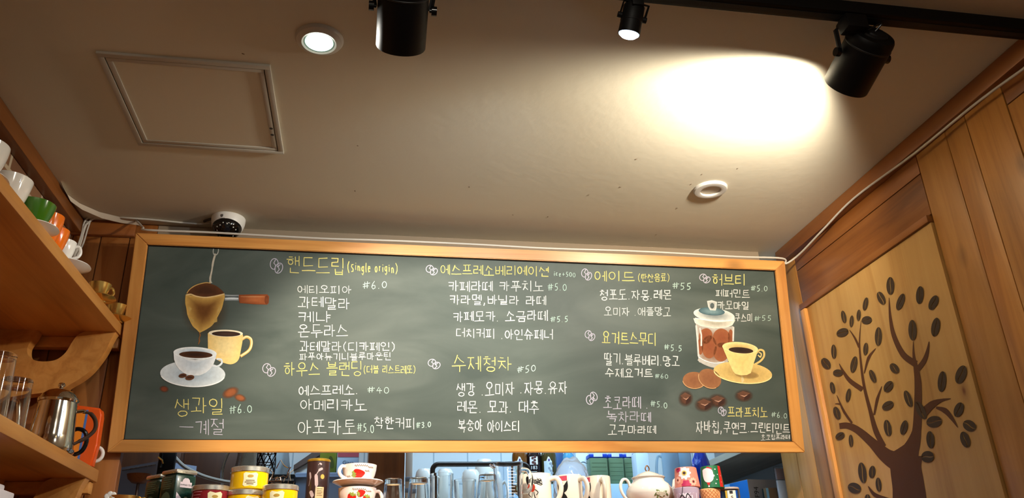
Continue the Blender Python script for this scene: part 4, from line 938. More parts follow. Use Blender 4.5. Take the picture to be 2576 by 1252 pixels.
# ------------------------------------------------------------------ counter top under the board with the cups and tins
ZT = 0.235 + ZC
t = thing('bar_counter', 'brown wooden bar counter carrying the cups and tins below the menu board', 'counter', (0.37, 2.14, 0))
MB().box(-1.03, 1.03, -0.16, 0.17, ZT - 0.035, ZT, 0.004).build('counter_top', M_planksx, t)
MB().box(-1.0, 1.0, -0.12, 0.15, 0.0, ZT - 0.035).build('cabinet', M_darkwood, t, smooth=False)
def sit(px, Y): return at(px, 1230, Y).x
# green tea tins
def tea_tin(label, px, Y, rz):
    K = .90
    t = thing('tea_tin', label, 'tin', (sit(px, Y), Y, ZT), rz, 'green tea tins'); t.scale = (K, K, .93)
    m = MB().box(-.033, .033, -.033, .033, 0, .104, .008); m.build('body', mat('dark_green_tin', (12, 52, 42), 0.28, coat=.3), t)
    MB().box(-.0342, .0342, -.0342, .0342, .104, .116, .006).build('lid', M_tinlid, t)
    g = lambda a, b: (a, -.0336, b); s_ = lambda a, b: (-.0336, -a, b)
    Pk = mat('pale_pink_print', (226, 206, 210), 0.5); Gr = mat('grey_green_print', (92, 120, 98), 0.5)
    MB().fill([(-.018, .070), (.018, .070), (.018, .084), (.012, .084), (.010, .090), (.005, .094), (-.005, .094), (-.010, .090), (-.012, .084), (-.018, .084)], g, rings=1, center=(0, .078)).build('label_plate', Pk, t, smooth=False)
    m = MB(); lettering(m, 'AHMAD TEA', .0062, lambda a, b: (a, -.0340, b), 0, .0765); m.build('label_words', mat('dark_print', (40, 40, 40), .5), t, smooth=False)
    MB().fill([(-.026, .0), (.026, .0), (.026, .040), (.014, .036), (.004, .038), (-.010, .044), (-.026, .058)], g, rings=1, center=(0, .02)).build('pink_scene', Pk, t, smooth=False)
    MB().fill(ell(.004, .036, .009, .012, 0, 24), lambda a, b: (a, -.0341, b), rings=1).build('oval_badge', mat('badge_grey', (120, 128, 108), .5), t, smooth=False)
    MB().fill(ell(0, .036, .021, .024, 0, 12), s_, rings=1).build('side_panel', Gr, t, smooth=False)
    m = MB()
    for k in range(6): m.fill(rect(-.020 + .002 * (k % 2), .020 - .003 * (k % 3), .094 - .0055 * k, .0965 - .0055 * k, 1), s_, rings=1)
    m.build('side_text', Gr, t, smooth=False)
    return t
def tea2(px, Y): return None
a = tea_tin('dark green tea tin with a pale label, the left one partly behind the other', 408, 2.215, 0.81); tea_tin('dark green tea tin with a pale label, the right one next to the red tin', 447, 2.14, 0.81)
# gold sugar pot
t = thing('golden_pot', 'golden ornate pot with a white flower at the bottom left of the opening', 'pot', (sit(312, 2.10), 2.10, ZT))
MB().lathe(cup_prof(.036, .042, .55, fl=.004), 40).build('bowl', M_gold, t)
m = MB()
for k in range(7):
    a = 2 * pi * k / 7; m.lathe([(0, .004), (.005, .003), (.007, 0), (0, -.002)], 12, (-.018 + .0085 * math.cos(a), -.033, .036 + .0085 * math.sin(a)), Matrix.Rotation(pi / 2, 3, 'X'))
m.build('flower', M_white, t); handle((t, M_gold), 0.1, .034, .014, .036, .022, .003)
# round tins
def round_tin(label, px, Y, z, R, h, name, col, group, lab=True, a0=-pi / 2 + 0.10):
    t = thing(name, label, 'tin', (sit(px, Y), Y, z), 0, group)
    MB().lathe([(0, 0), (R - .002, 0), (R, .002), (R, h - .012), (0, h - .012)], 56).build('body', mat(name + '_paint', col, 0.22, coat=.4), t)
    MB().lathe([(R + .0008, h - .0125), (R + .0018, h - .0115), (R + .0018, h - .002), (R, h), (R - .004, h + .0004), (R - .006, h - .0015), (0, h - .0015)], 56).build('lid', M_tinlid, t)
    if lab:
        f = cyl(R, a0); zc = (h - .012) * .52; hh = (h - .012) * .40
        P = [(-.017, zc - hh * .8), (-.012, zc - hh), (0, zc - hh * .85), (.012, zc - hh), (.017, zc - hh * .8), (.0155, zc), (.017, zc + hh * .8), (.012, zc + hh), (0, zc + hh * .85), (-.012, zc + hh), (-.017, zc + hh * .8), (-.0155, zc)]
        MB().fill(P, f, rings=4).build('label', mat('cream_label', (250, 238, 190), 0.35), t)
        MB().fill(ell(0, zc + hh * .45, .007, .0035, 0, 14), cyl(R, a0, .001), rings=2).build('label_crest', mat('label_gold', (190, 150, 60), .4), t)
        m = MB()
        for k, ww in enumerate((.010, .012, .008)): m.fill(rect(-ww, ww, zc - .0035 - .004 * k, zc - .0015 - .004 * k, 3), cyl(R, a0, .001), rings=1)
        m.build('label_print', mat('brown_print', (120, 84, 52), .5), t)
    return t
GY = 'yellow tea tins'
Yt = 2.11
round_tin('yellow tin with a steel lid, lowest of the stack left of the wire star', 619, Yt, ZT, .0432, .0545, 'yellow_tin', (250, 196, 6), GY, a0=-pi / 2 + .55)
round_tin('yellow tin with a steel lid, topmost of the stack left of the wire star', 625, Yt, ZT + .0550, .0440, .0535, 'yellow_tin', (250, 196, 6), GY, a0=-pi / 2 + .18)
round_tin('single yellow tin with a steel lid standing below the wire star', 706, 2.065, ZT, .0405, .0600, 'yellow_tin', (250, 196, 6), GY, a0=-pi / 2 - .1)
t = round_tin('red patterned tin with a steel lid between the green and yellow tins', 531, Yt - .012, ZT, .0425, .0640, 'red_tin', (150, 34, 44), None, a0=-pi / 2 + .42)
m = MB()
for k in range(6): m.fill(rect(-.030, -.006 - .003 * (k % 3), (.047 - .007 * k), (.0490 - .007 * k), 4), cyl(.0425, -pi / 2 - .15), rings=1)
m.build('pink_print', mat('pink_print', (214, 130, 140), .5), t)
# tall brown tin
t = thing('cocoa_tin', 'tall dark brown tin with flower print and a gold rim', 'tin', (sit(798, 2.16), 2.16, ZT))
R = .0285
MB().lathe([(0, 0), (R, 0), (R, .133), (0, .133)], 48).build('body', mat('dark_brown_tin', (52, 32, 30), 0.32, coat=.3), t)
MB().lathe([(R + .0008, .131), (R + .001, .136), (R - .002, .138), (R - .004, .1365), (0, .1365)], 48).build('rim', mat('yellow_gold_rim', (226, 178, 60), 0.25, metal=.8), t)
m = MB(); f = cyl(R, -pi / 2)
for pts, ws in (([(-.002, .045), (-.001, .072), (-.004, .098)], [.001, .008, .004]), ([(-.004, .095), (.004, .108), (.012, .112)], [.002, .006, .002]), ([(-.012, .030), (-.010, .046), (-.016, .058)], [.002, .009, .002]), ([(.0, .120), (.004, .124), (.009, .121)], [.001, .004, .001]), ([(-.022, .07), (-.018, .09), (-.021, .104)], [.001, .005, .001])): m.ribbon(spline(pts, 4), [w_ for w_ in ws for _ in range(4)][:9] if False else [ws[min(2, i // 4)] if i % 4 == 0 else ws[min(2, i // 4)] for i in range(9)], lambda a, b: f(a, b))
m.build('flower_print', mat('mauve_print', (176, 152, 150), .5), t)
MB().fill(rect(-.003, .018, .040, .067, 4), cyl(R, -pi / 2), rings=3).build('paper_label', mat('tan_label', (206, 178, 132), .5), t)
m = MB()
for k in range(5): m.fill(rect(.001, .014 - .002 * (k % 2), .046 + .004 * k, .0472 + .004 * k, 2), cyl(R, -pi / 2, .0011), rings=1)
m.build('label_print', mat('brown_print', (120, 84, 52), .5), t)
m = MB(); m.fill(ell(.0125, .092, .005, .006, 0, 12), cyl(R, -pi / 2), rings=2); m.build('gold_emblem', mat('label_gold', (190, 150, 60), .4), t)

# strawberry cups
M_rose = mat('pale_rose_ceramic', (244, 226, 216), 0.12, coat=0.5)
M_red = mat('strawberry_red', (206, 36, 26), 0.3); M_leaf = mat('strawberry_leaf', (150, 160, 70), 0.4); M_ink = mat('brown_ink', (110, 74, 56), .5)
def berry(t, f, f2, s0, t0, sz, rot):
    c, s_ = math.cos(rot), math.sin(rot)
    g = lambda P: [(s0 + (x * c - y * s_) * sz, t0 + (x * s_ + y * c) * sz) for x, y in P]
    MB().fill(g(spline([(-.5, .35), (-.2, .5), (.2, .5), (.5, .35), (.48, 0), (.25, -.45), (0, -.68), (-.25, -.45), (-.48, 0), (-.5, .35)], 3)[:-1]), f, rings=3, center=g([(0, 0)])[0]).build('strawberry_print', M_red, t)
    MB().fill(g([(-.45, .42), (-.3, .62), (-.12, .55), (0, .75), (.14, .55), (.32, .64), (.45, .42), (.2, .36), (.1, .18), (0, .34), (-.12, .2), (-.2, .36)]), f2, rings=2, center=g([(0, .42)])[0]).build('leaf_print', M_leaf, t)
def scrawl(m, f, s0, t0, n, w_, sl=0.0):
    P = []; r_ = random.Random(int(s0 * 1e4 + t0 * 1e5) & 1023)
    for i in range(n * 3 + 1): P.append((s0 + w_ * i / (n * 3), t0 + sl * i / (n * 3) + (.0028 if i % 3 == 1 else -.0006) * r_.uniform(.6, 1.3)))
    m.ribbon(spline(P, 2), .0009, f)
def straw_cup(label, x, y, z, R, h, ha, deco):
    t = thing('strawberry_cup', label, 'cup', (x, y, z), 0, 'strawberry cups')
    pr = [(0, .003), (R * .55, .003), (R * .58, 0), (R * .62, .002), (R * .76, h * .25), (R * .90, h * .5), (R * .97, h * .75), (R, h), (R - .0022, h + .0006), (R - .0045, h - .002), (R * .90, h * .7), (R * .80, h * .4), (R * .5, .008), (0, .007)]
    MB().lathe(pr, 56).build('bowl', M_rose, t)
    def rf(q):
        zz = [(.002, .62), (h * .25, .76), (h * .5, .90), (h * .75, .97), (h, 1.0)]
        for (a, b), (c, d) in zip(zz, zz[1:]):
            if q <= c: return R * (b + (d - b) * max(0, (q - a)) / (c - a))
        return R
    a0 = math.atan2(-y, -x); f = cyl(rf, a0, .0007); f2 = cyl(rf, a0, .0012)
    for s0, t0, sz, rot in deco: berry(t, f, f2, s0, t0, sz, rot)
    m = MB(); scrawl(m, f, -.012, h * .87, 7, .034); scrawl(m, f, .014, h * .62, 3, .012); scrawl(m, f, -.034, h * .38, 3, .012); scrawl(m, f, .022, h * .8, 4, .016, .001)
    m.build('scrawled_words', M_ink, t)
    handle((t, M_rose), ha, R * .86, h * .28, h * .84, .021, .0044)
    return t
cx = sit(899, 2.12)
straw_cup('white cup with strawberries, the lower one carrying the saucer', cx, 2.12, ZT, .047, .060, 0.05, [(-.014, .032, .021, -.3), (.010, .044, .016, 1.9), (.024, .028, .020, -.15)])
saucer('white saucer between the two strawberry cups', cx + .001, 2.12, ZT + .0605, .063, M_white).scale = (1, 1, 1.25)
straw_cup('white cup with one large strawberry, the upper one on the saucer', cx + .003, 2.12, ZT + .0662, .043, .050, -pi * .82, [(-.002, .024, .024, 1.75)])

# glasses upside down
GG = 'drinking glasses under the board'
tumbler('upside down tumbler next to the strawberry cups', sit(989, 2.12), 2.12, ZT, .0270, .083, inv=True, foot=.78, base=.013, facets=10, group=GG)
tumbler('upside down tumbler left of the tall straight glass', sit(1053, 2.12), 2.12, ZT, .0300, .085, inv=True, foot=.78, base=.013, facets=10, group=GG)
tumbler('upright straight sided glass, the tallest under the bent black bar', sit(1111, 2.10), 2.10, ZT, .0300, .0915, foot=.97, base=.012, group=GG)
tumbler('upright wide glass with a ribbed wall behind the upside down tumblers', sit(1170, 2.15), 2.15, ZT, .0290, .084, foot=.9, base=.012, facets=14, group=GG)
tumbler('upside down tumbler next to the measuring jug', sit(1226, 2.08), 2.08, ZT, .0300, .086, inv=True, foot=.70, base=.014, facets=10, group=GG)
# measuring jug
t = thing('measuring_jug', 'clear measuring jug with printed scale marks', 'measuring jug', (sit(1279, 2.045), 2.045, ZT))
R, h = .0365, .107
MB().lathe([(0, 0), (R * .93, 0), (R * .95, .002), (R, h * .9), (R + .002, h), (R, h + .0006), (R - .0022, h * .9), (R * .95 - .003, .005), (0, .005)], 56).build('body', mat('jug_plastic', (244, 248, 252), .03, trans=1.0, ior=1.14, coat=0.6), t)
d = Vector((1, .1, 0)); J = lambda r, z: tuple(Vector((d.x * r, d.y * r, z)))
MB().tube(spline([J(R - .001, .093), J(R + .014, .091), J(R + .022, .077), J(R + .021, .056), J(R + .014, .043), J(R - .001, .040)], 6), .0045, 10, flat=1.4).build('handle', M_clearpl, t)
m = MB(); f = cyl(R * .985, -pi / 2 - .05)
for k in range(12): m.fill(rect(-.004, .012 if k % 3 else .018, .010 + .0073 * k, .0111 + .0073 * k, 2), f, rings=1)
m.fill(rect(-.0048, -.0038, .01, .095, 2), f, rings=1)
m.build('scale_marks', mat('white_marks', (225, 228, 232), .5), t)
MB().tube(spline([J(-R + .003, .096), J(-R - .006, .102), J(-R - .010, .1055)], 4), [.007] * 5 + [.005] * 4, 10, flat=.5).build('spout', M_clearpl, t)

# mugs
def mug(label, px, Y, R, h, ha, out=.024, group=None, m_=M_cream):
    t = thing('mug', label, 'mug', (sit(px, Y), Y, ZT), 0, group)
    MB().lathe([(0, .003), (R * .85, .003), (R * .9, 0), (R * .96, .003), (R, .012), (R, h - .003), (R - .001, h), (R - .003, h - .001), (R - .0035, .012), (R * .7, .008), (0, .008)], 56).build('bowl', m_, t)
    dd = Vector((math.cos(ha), math.sin(ha), 0)); q = lambda r, z: tuple(dd * r + Vector((0, 0, z)))
    MB().tube(spline([q(R - .004, h * .84), q(R + out * .6, h * .86), q(R + out, h * .66), q(R + out * .9, h * .42), q(R + out * .45, h * .22), q(R - .004, h * .15)], 6), .0052, 12, flat=1.25).build('handle', m_, t)
    return t
t = mug('white mug with a dancing red bean figure and black ink print', 1350, 2.125, .0385, .093, -0.55, .028)
a0 = -pi / 2 - .45; SC = lambda h_: (lambda a, b: h_(a, b * .88)); f = SC(cyl(.0385, a0)); g = SC(cyl(.0385, a0, .001))
MB().fill(ell(0, .062, .0055, .011, -.15, 18), f, rings=3).build('red_bean_print', mat('print_red', (206, 60, 30), .4), t)
m = MB()
for P in ([(-.004, .055), (-.012, .047), (-.006, .038)], [(.005, .058), (.013, .050), (.008, .042)], [(-.002, .051), (-.003, .038), (-.006, .028)], [(.002, .051), (.004, .038), (.009, .030)]): m.ribbon(spline(P, 3), .0018, f)
r_ = random.Random(2); P = [(.004 + .02 * math.sin(i * 1.9) * r_.uniform(.5, 1) + .006, .080 + .012 * math.cos(i * 2.3) * r_.uniform(.4, 1)) for i in range(22)]
m.ribbon(spline(P, 3), .0011, f); m.fill(ell(-.013, .084, .006, .013, .2, 14), f, rings=2)
m.fill(rect(.006, .028, .0225, .0238, 3), f, rings=1); m.fill(rect(.006, .014, .0160, .0195, 2), f, rings=1); m.fill(rect(.016, .027, .0160, .0195, 2), f, rings=1)
m.build('ink_print', mat('black_print', (24, 22, 22), .4), t)
MB().fill(rect(-.0018, .0018, .060, .078, 2), lambda a, b: tuple(Vector((math.cos(-.55), math.sin(-.55), 0)) * (.0385 + .0335) + Vector((math.sin(-.55) * -a, math.cos(-.55) * a, b - .01))), rings=1).build('handle_print', mat('print_red', (206, 60, 30), .4), t)
def band_mug(label, px, Y, turn, ha):
    R = .0335; t = mug(label, px, Y, R, .088, ha, .026, 'mugs with a pink band')
    f0 = cyl(R, turn); f = lambda a, b: f0(a, b * .884)
    MB().fill(rect(-.015, .015, .082, .0955, 8), f, rings=3).build('pink_band', mat('rose_band', (204, 76, 96), .35), t)
    P = spline([(-.0155, .081), (-.0165, .066), (-.013, .054), (-.005, .047), (-.011, .040), (-.0145, .028), (-.011, .018), (-.003, .020), (0, .036), (.003, .020), (.011, .018), (.0145, .028), (.011, .040), (.005, .047), (.013, .054), (.0165, .066), (.0155, .081)], 3)
    m = MB(); m.fill(P, f, rings=4, center=(0, .055)); m.build('black_print', mat('black_print', (24, 22, 22), .4), t)
    return t
band_mug('white mug with a pink band facing the viewer and its handle to the right', 1433, 2.115, -pi / 2 - .85, -0.95)
band_mug('white mug with its pink band turned aside and its handle to the front', 1505, 2.135, -pi / 2 - 1.35, -pi / 2 - .0)

# teapot
t = thing('teapot', 'white porcelain teapot with a gilded loop knob and white flowers', 'teapot', (sit(1633, 2.12), 2.12, ZT)); t.scale = (.93, .93, .86)
M_por = mat('white_porcelain', (238, 230, 218), 0.1, coat=.5); M_gilt = mat('gilt_brown', (150, 100, 50), .25, metal=.6)
MB().lathe([(0, .004), (.034, .004), (.036, 0), (.038, .003), (.055, .02), (.0665, .045), (.066, .058), (.058, .074), (.047, .083), (.0445, .090), (.046, .0945), (.043, .0955), (.041, .09), (.044, .082), (.06, .055), (.05, .022), (0, .01)], 64).build('body', M_por, t)
ld = MB().lathe([(.0425, .0935), (.0475, .0945), (.0485, .0965), (.046, .0985), (.041, .0995), (.034, .104), (.022, .110), (.010, .1145), (.005, .1165), (0, .117)], 64).build('lid', M_por, t)
m = MB()
for q in m.bm.verts: pass
m.tube([(.0455 * math.cos(a), .0455 * math.sin(a), .0968 + .0010 * math.sin(18 * a)) for a in [2 * pi * i / 72 for i in range(72)]], .0016, 8, closed=True)
m.build('scalloped_edge', M_por, ld)
MB().tube(spline([(0, 0, .115), (-.0055, 0, .121), (-.0045, 0, .1285), (0, 0, .1335), (.0045, 0, .1285), (.0055, 0, .121), (0, 0, .115)], 5)[:-1], .0017, 10, closed=True).build('knob', M_gilt, ld)
MB().tube(spline([(.054, -.004, .040), (.072, -.006, .055), (.076, -.007, .075), (.080, -.007, .088), (.090, -.008, .0925)], 6), [.013] * 4 + [.0105] * 6 + [.008] * 8 + [.0062] * 7, 16).build('spout', M_por, t)
MB().tube(spline([(-.053, -.004, .062), (-.058, -.005, .072), (-.062, -.006, .084), (-.070, -.007, .0915), (-.080, -.008, .088), (-.0865, -.008, .072), (-.0835, -.008, .052), (-.072, -.006, .034), (-.056, -.004, .022)], 6), .0044, 12).build('handle', M_por, t)
def body_r(q):
    zz = [(.003, .038), (.02, .055), (.045, .0665), (.058, .066), (.074, .058), (.083, .047)]
    for (a, b), (c, d) in zip(zz, zz[1:]):
        if q <= c: return b + (d - b) * max(0, q - a) / (c - a)
    return .047
a0 = math.atan2(-2.12, -sit(1633, 2.12)) ; f = cyl(body_r, a0, .0008); g = cyl(body_r, a0, .0016)
m = MB()
for s0, t0, r0 in ((.018, .040, .8), (.026, .048, -.4), (.046, .046, .3), (.052, .040, -.5), (.034, .033, .1), (.022, .033, 1.2)): m.fill(ell(s0, t0, .008, .0025, r0, 12), f, rings=2)
m.build('leaf_print', mat('olive_leaf', (120, 132, 78), .4), t)
m = MB()
for s0, t0 in ((.024, .042), (.034, .046), (.043, .041), (.034, .037)): 
    for k in range(5): m.fill(ell(s0 + .0034 * math.cos(k * 1.256), t0 + .0034 * math.sin(k * 1.256), .003, .0026, 0, 10), g, rings=2)
m.build('flower_print', mat('pale_petal', (232, 230, 206), .4), t)

# paper cups and jars stacked on the right
def snack_cup(label, px, Y, z, R0, R1, h, m_, name='paper_cup', group=None):
    t = thing(name, label, 'cup', (sit(px, Y), Y, z), 0, group)
    MB().lathe([(0, 0), (R0 - .0006, 0), (R0, .001), (R1, h - .003), (R1 - .0003, h - .001), (R1 - .002, h), (R1 - .003, h - .001), (0, h - .001)], 48).build('body', m_, t)
    return t, (lambda q: R0 + (R1 - R0) * q / h)
Y3 = 2.045
t, rf = snack_cup('clear plastic cup with lilac paper under the flower cup', 1726, Y3, ZT, .0300, .0330, .0450, mat('lilac_plastic', (222, 196, 214), .15, trans=.35, ior=1.2), 'plastic_cup')
a0 = math.atan2(-Y3, -sit(1722, Y3)); f = cyl(rf, a0)
m = MB(); m.ribbon(spline([(-.014, .020), (-.010, .034), (-.008, .046)], 3), .0014, f); m.ribbon(spline([(-.02, .016), (-.012, .026), (-.004, .016), (.002, .028), (.010, .018)], 3), .0022, f)
m.build('black_scrawl', mat('black_print', (24, 22, 22), .4), t)
MB().fill(rect(-.028, .028, .004, .030, 6), cyl(rf, a0, .0003), rings=2).build('paper_label', mat('lilac_white', (232, 222, 230), .5), t)
t, rf = snack_cup('paper cup printed with pink and white flowers, upside down on the lilac cup', 1730, Y3, ZT + .0455, .0325, .0278, .0500, mat('peach_paper', (232, 138, 116), .45))
a0 = math.atan2(-Y3, -sit(1730, Y3)); f = cyl(rf, a0, .0004); g = cyl(rf, a0, .0008); g2 = cyl(rf, a0, .0012)
def flower(cx_, cy_, R, mp_, mc, ctr, k=9):
    P = [(cx_ + R * (1 + .14 * math.cos(k * a)) * math.cos(a), max(.001, min(.0485, cy_ + R * (1 + .14 * math.cos(k * a)) * math.sin(a)))) for a in [2 * pi * i / 54 for i in range(54)]]
    MB().fill(P, f, rings=4, center=(cx_, min(.05, max(.002, cy_)))).build('flower_print', mp_, t)
    if mc: MB().fill(ell(cx_, cy_, R * .42, R * .42, 0, 18), g, rings=2).build('flower_ring', mc, t)
    if ctr: MB().fill(ell(cx_, cy_, R * .24, R * .24, 0, 14), g2, rings=2).build('flower_eye', ctr, t)
W_, K_, P_ = mat('petal_white', (240, 226, 222), .45), mat('eye_dark', (72, 40, 34), .45), mat('petal_magenta', (190, 40, 84), .45)
flower(-.004, .034, .0155, W_, mat('eye_yellow', (226, 190, 90), .45), K_); flower(-.020, .046, .0085, P_, None, K_); flower(-.002, .005, .011, P_, None, None, 6)
flower(.017, .012, .0095, mat('petal_peach', (250, 186, 160), .45), mat('petal_coral', (214, 104, 92), .45), K_); flower(-.024, .018, .0085, mat('petal_peach', (250, 186, 160), .45), mat('petal_coral', (214, 104, 92), .45), K_)
t, rf = snack_cup('orange cup with a waffle pattern under the green paper cup', 1785, Y3, ZT, .0225, .0270, .0420, mat('waffle_orange', (244, 178, 122), .45), 'waffle_cup')
a0 = math.atan2(-Y3, -sit(1785, Y3)); f = cyl(rf, a0, .0006); m = MB()
for i in range(-4, 5):
    for sg in (1, -1):
        P = [(s0, .006 + (s0 * sg - i * .0095) + .02) for s0 in [-.024 + .004 * k for k in range(13)]]; P = [p for p in P if .002 < p[1] < .040]
        if len(P) > 1: m.ribbon(P, .0011, f)
m.build('waffle_lines', mat('waffle_line', (196, 112, 62), .5), t)
t, rf = snack_cup('green paper cup with a red stripe and white patch, upside down on the waffle cup', 1793, Y3, ZT + .0425, .0305, .0250, .0565, mat('green_paper', (26, 104, 62), .4), 'paper_cup')
a0 = math.atan2(-Y3, -sit(1793, Y3)); f = cyl(rf, a0, .0004); g = cyl(rf, a0, .0008); g2 = cyl(rf, a0, .0012)
MB().fill(rect(.021, .034, .002, .0555, 4), f, rings=2).build('red_stripe', mat('paper_red', (206, 40, 36), .4), t)
MB().fill(spline([(-.022, .046), (-.012, .050), (-.001, .048), (.005, .042), (.006, .028), (.004, .020), (-.003, .014), (-.013, .0145), (-.019, .020), (-.022, .032), (-.022, .046)], 3)[:-1], g, rings=3, center=(-.008, .032)).build('white_patch', W_, t)
MB().fill([(-.021, .049), (-.006, .0535), (.004, .049), (.003, .044), (-.004, .048), (-.012, .0495), (-.019, .045)], f, rings=1, center=(-.008, .0505)).build('red_patch', mat('paper_red', (206, 40, 36), .4), t)
MB().fill([(-.013, .0145), (-.004, .0140), (-.005, .009), (-.009, .006), (-.012, .010)], f, rings=1).build('red_patch', mat('paper_red', (206, 40, 36), .4), t)
m = MB()
for s0, t0, r0 in ((.012, .046, .0018), (.014, .020, .0015), (.010, .010, .0018), (.017, .033, .0012), (.006, .030, .0030), (-.008, .004, .0022), (.028, .030, .0012), (.027, .014, .001)): m.fill(ell(s0, t0, r0, r0, 0, 10), g, rings=1)
m.build('snow_print', W_, t)
t = thing('clear_jar', 'clear plastic jar with a white label below the green paper cup', 'jar', (sit(1833, 2.06), 2.06, ZT)); t.scale = (1, 1, .82)
MB().lathe([(0, 0), (.0255, 0), (.0265, .002), (.0270, .048), (.0255, .0525), (.0245, .0525), (.0255, .047), (.025, .003), (0, .003)], 44).build('body', M_clearpl, t)
MB().lathe([(.0262, .0505), (.0268, .0515), (.0268, .0555), (.025, .057), (0, .057)], 44).build('lid', mat('frosted_lid', (196, 178, 170), .3), t)
a0 = math.atan2(-2.06, -sit(1833, 2.06)); MB().fill(rect(-.004, .017, .006, .046, 5), cyl(.0268, a0), rings=2).build('label', mat('jar_label', (236, 226, 214), .5), t)
m = MB(); lettering(m, 'S', .014, cyl(.0268, a0, .0012), .006, .024); m.fill(rect(.001, .009, .036, .045, 2), cyl(.0268, a0, .0012), rings=1); m.build('label_letter', mat('dark_print', (40, 40, 40), .5), t)
MB().fill(rect(-.010, -.005, .006, .046, 3), cyl(.0268, a0), rings=1).build('yellow_strip', mat('yellow_strip', (220, 180, 60), .5), t)
#PART4
# ------------------------------------------------------------------ kitchen behind the opening
ZW = 0.25 + ZC
t = thing('kitchen_worktop', 'steel kitchen worktop along the back of the opening', 'worktop', (0.35, 3.03, 0))
MB().box(-1.25, 1.2, -.43, .46, ZW - .03, ZW, .003).build('top', M_steel, t); MB().box(-1.23, 1.18, -.38, .45, 0, ZW - .03).build('cabinet', mat('grey_cabinet', (130, 134, 138), .5), t, smooth=False)
o = MB().box(.013, .125, 2.605, 3.499, ZW + .001, H).build('wall_partition', wood('brown_partition', (150, 92, 44), (128, 74, 32), (96, 52, 20), 'z', flat='y'), smooth=False); struct(o, 'dark brown wooden partition end between the two halves of the opening')
def boxthing(name, label, cat, px0, px1, py_top, Y, depth, m_, base=ZW, bev=.003, part='body', group=None, rz=0.0):
    a = at(px0, py_top, Y); b = at(px1, py_top, Y); x = (a.x + b.x) / 2; hw = (b.x - a.x) / 2; top = (a.z + b.z) / 2
    t = thing(name, label, cat, (x, Y, base), rz, group)
    MB().box(-hw, hw, 0, depth, 0, top - base, bev).build(part, m_, t)
    return t, hw, top - base
# left half
t, hw, hh = boxthing('dark_cabinet', 'dark brown cabinet behind the tea tins in the left of the opening', 'cabinet', 296, 640, 1080, 2.95, .4, M_darkwood)
MB().box(-hw + .02, -.006, -.012, 0, .02, hh - .02, .002).build('door', M_darkwood, t); MB().box(.006, hw - .02, -.012, 0, .02, hh - .02, .002).build('door', M_darkwood, t)
p0 = at(301, 1176, 2.72); p1 = atz(405, 1158, p0.z)
t = thing('blue_grey_panel', 'blue grey metal box standing askew behind the golden pot', 'box', (p0.x, p0.y, ZW))
dv = Vector((p1.x - p0.x, p1.y - p0.y, 0)); nv = Vector((-dv.y, dv.x, 0)).normalized() * .13
m = MB(); m.prism([(0, 0), (dv.x, dv.y), (dv.x + nv.x, dv.y + nv.y), (nv.x, nv.y)], p0.z - ZW, lambda a, b, q: (a, b, q)); m.build('body', mat('blue_grey_metal', (150, 164, 190), .5), t)
m = MB()
m.tube([tuple(Vector(q)) for q in ((dv.x * .1 - nv.x * .02, dv.y * .1 - nv.y * .02, p0.z - ZW - .01), (dv.x * .9 - nv.x * .02, dv.y * .9 - nv.y * .02, p0.z - ZW - .01))], .002, 6); m.build('edge_strip', M_steel, t)
p = at(350, 1200, 2.56)
t = thing('wicker_bowl', 'shallow brown wicker bowl on a stem beside the green tea tins', 'bowl', (p.x, 2.56, ZW))
MB().lathe([(0, 0), (.02, 0), (.02, .004), (.004, .01), (.004, p.z - ZW - .018), (0, p.z - ZW - .018)], 24).build('stem', M_darkwood, t)
MB().lathe([(0, p.z - ZW - .018), (.018, p.z - ZW - .016), (.030, p.z - ZW - .005), (.034, p.z - ZW + .008), (.032, p.z - ZW + .008), (.029, p.z - ZW - .004), (0, p.z - ZW - .012)], 36).build('bowl', mat('brown_wicker', (140, 82, 40), .6, bump=.8, bscale=120), t)
cb = [tuple(at(px, py, 2.62)) for px, py in ((425, 1128), (440, 1150), (462, 1172), (490, 1188), (520, 1200), (560, 1210), (610, 1219), (640, 1240))]
cable('grey_hose', cb, .0058, 'pale grey hose sagging behind the green and yellow tins', mat('grey_hose', (150, 144, 134), .5), cat='hose')
t = thing('hanging_ladle', 'dark utensil with a brass hook hanging behind the tea tins', 'utensil', tuple(at(412, 1120, 2.52)))
r0 = at(412, 1120, 2.52)
MB().tube([tuple(at(px, py, 2.52) - r0) for px, py in ((410, 1118), (407, 1140), (405, 1158), (404, 1176))], .005, 10).build('handle', M_blackg, t)
MB().tube([tuple(at(px, py, 2.51) - r0) for px, py in ((398, 1149), (404, 1154), (408, 1157), (410, 1166))], .0022, 8).build('hook', M_gold, t)
MB().box(-.012, .034, .01, .03, -.10, -.012, .004).build('scoop', M_black, t)
p = at(622, 1165, 2.66)
t = thing('steel_pitcher', 'dull steel pitcher behind the top yellow tin', 'pitcher', (p.x, 2.68, ZW))
MB().lathe([(0, 0), (.052, 0), (.054, .004), (.048, .10), (.040, .18), (.032, .24), (.034, .28), (.031, .28), (.037, .18), (.046, .10), (.05, .006), (0, .006)], 40).build('body', M_steel, t)
handle((t, M_steel), 2.9, .04, .08, .24, .04, .005)
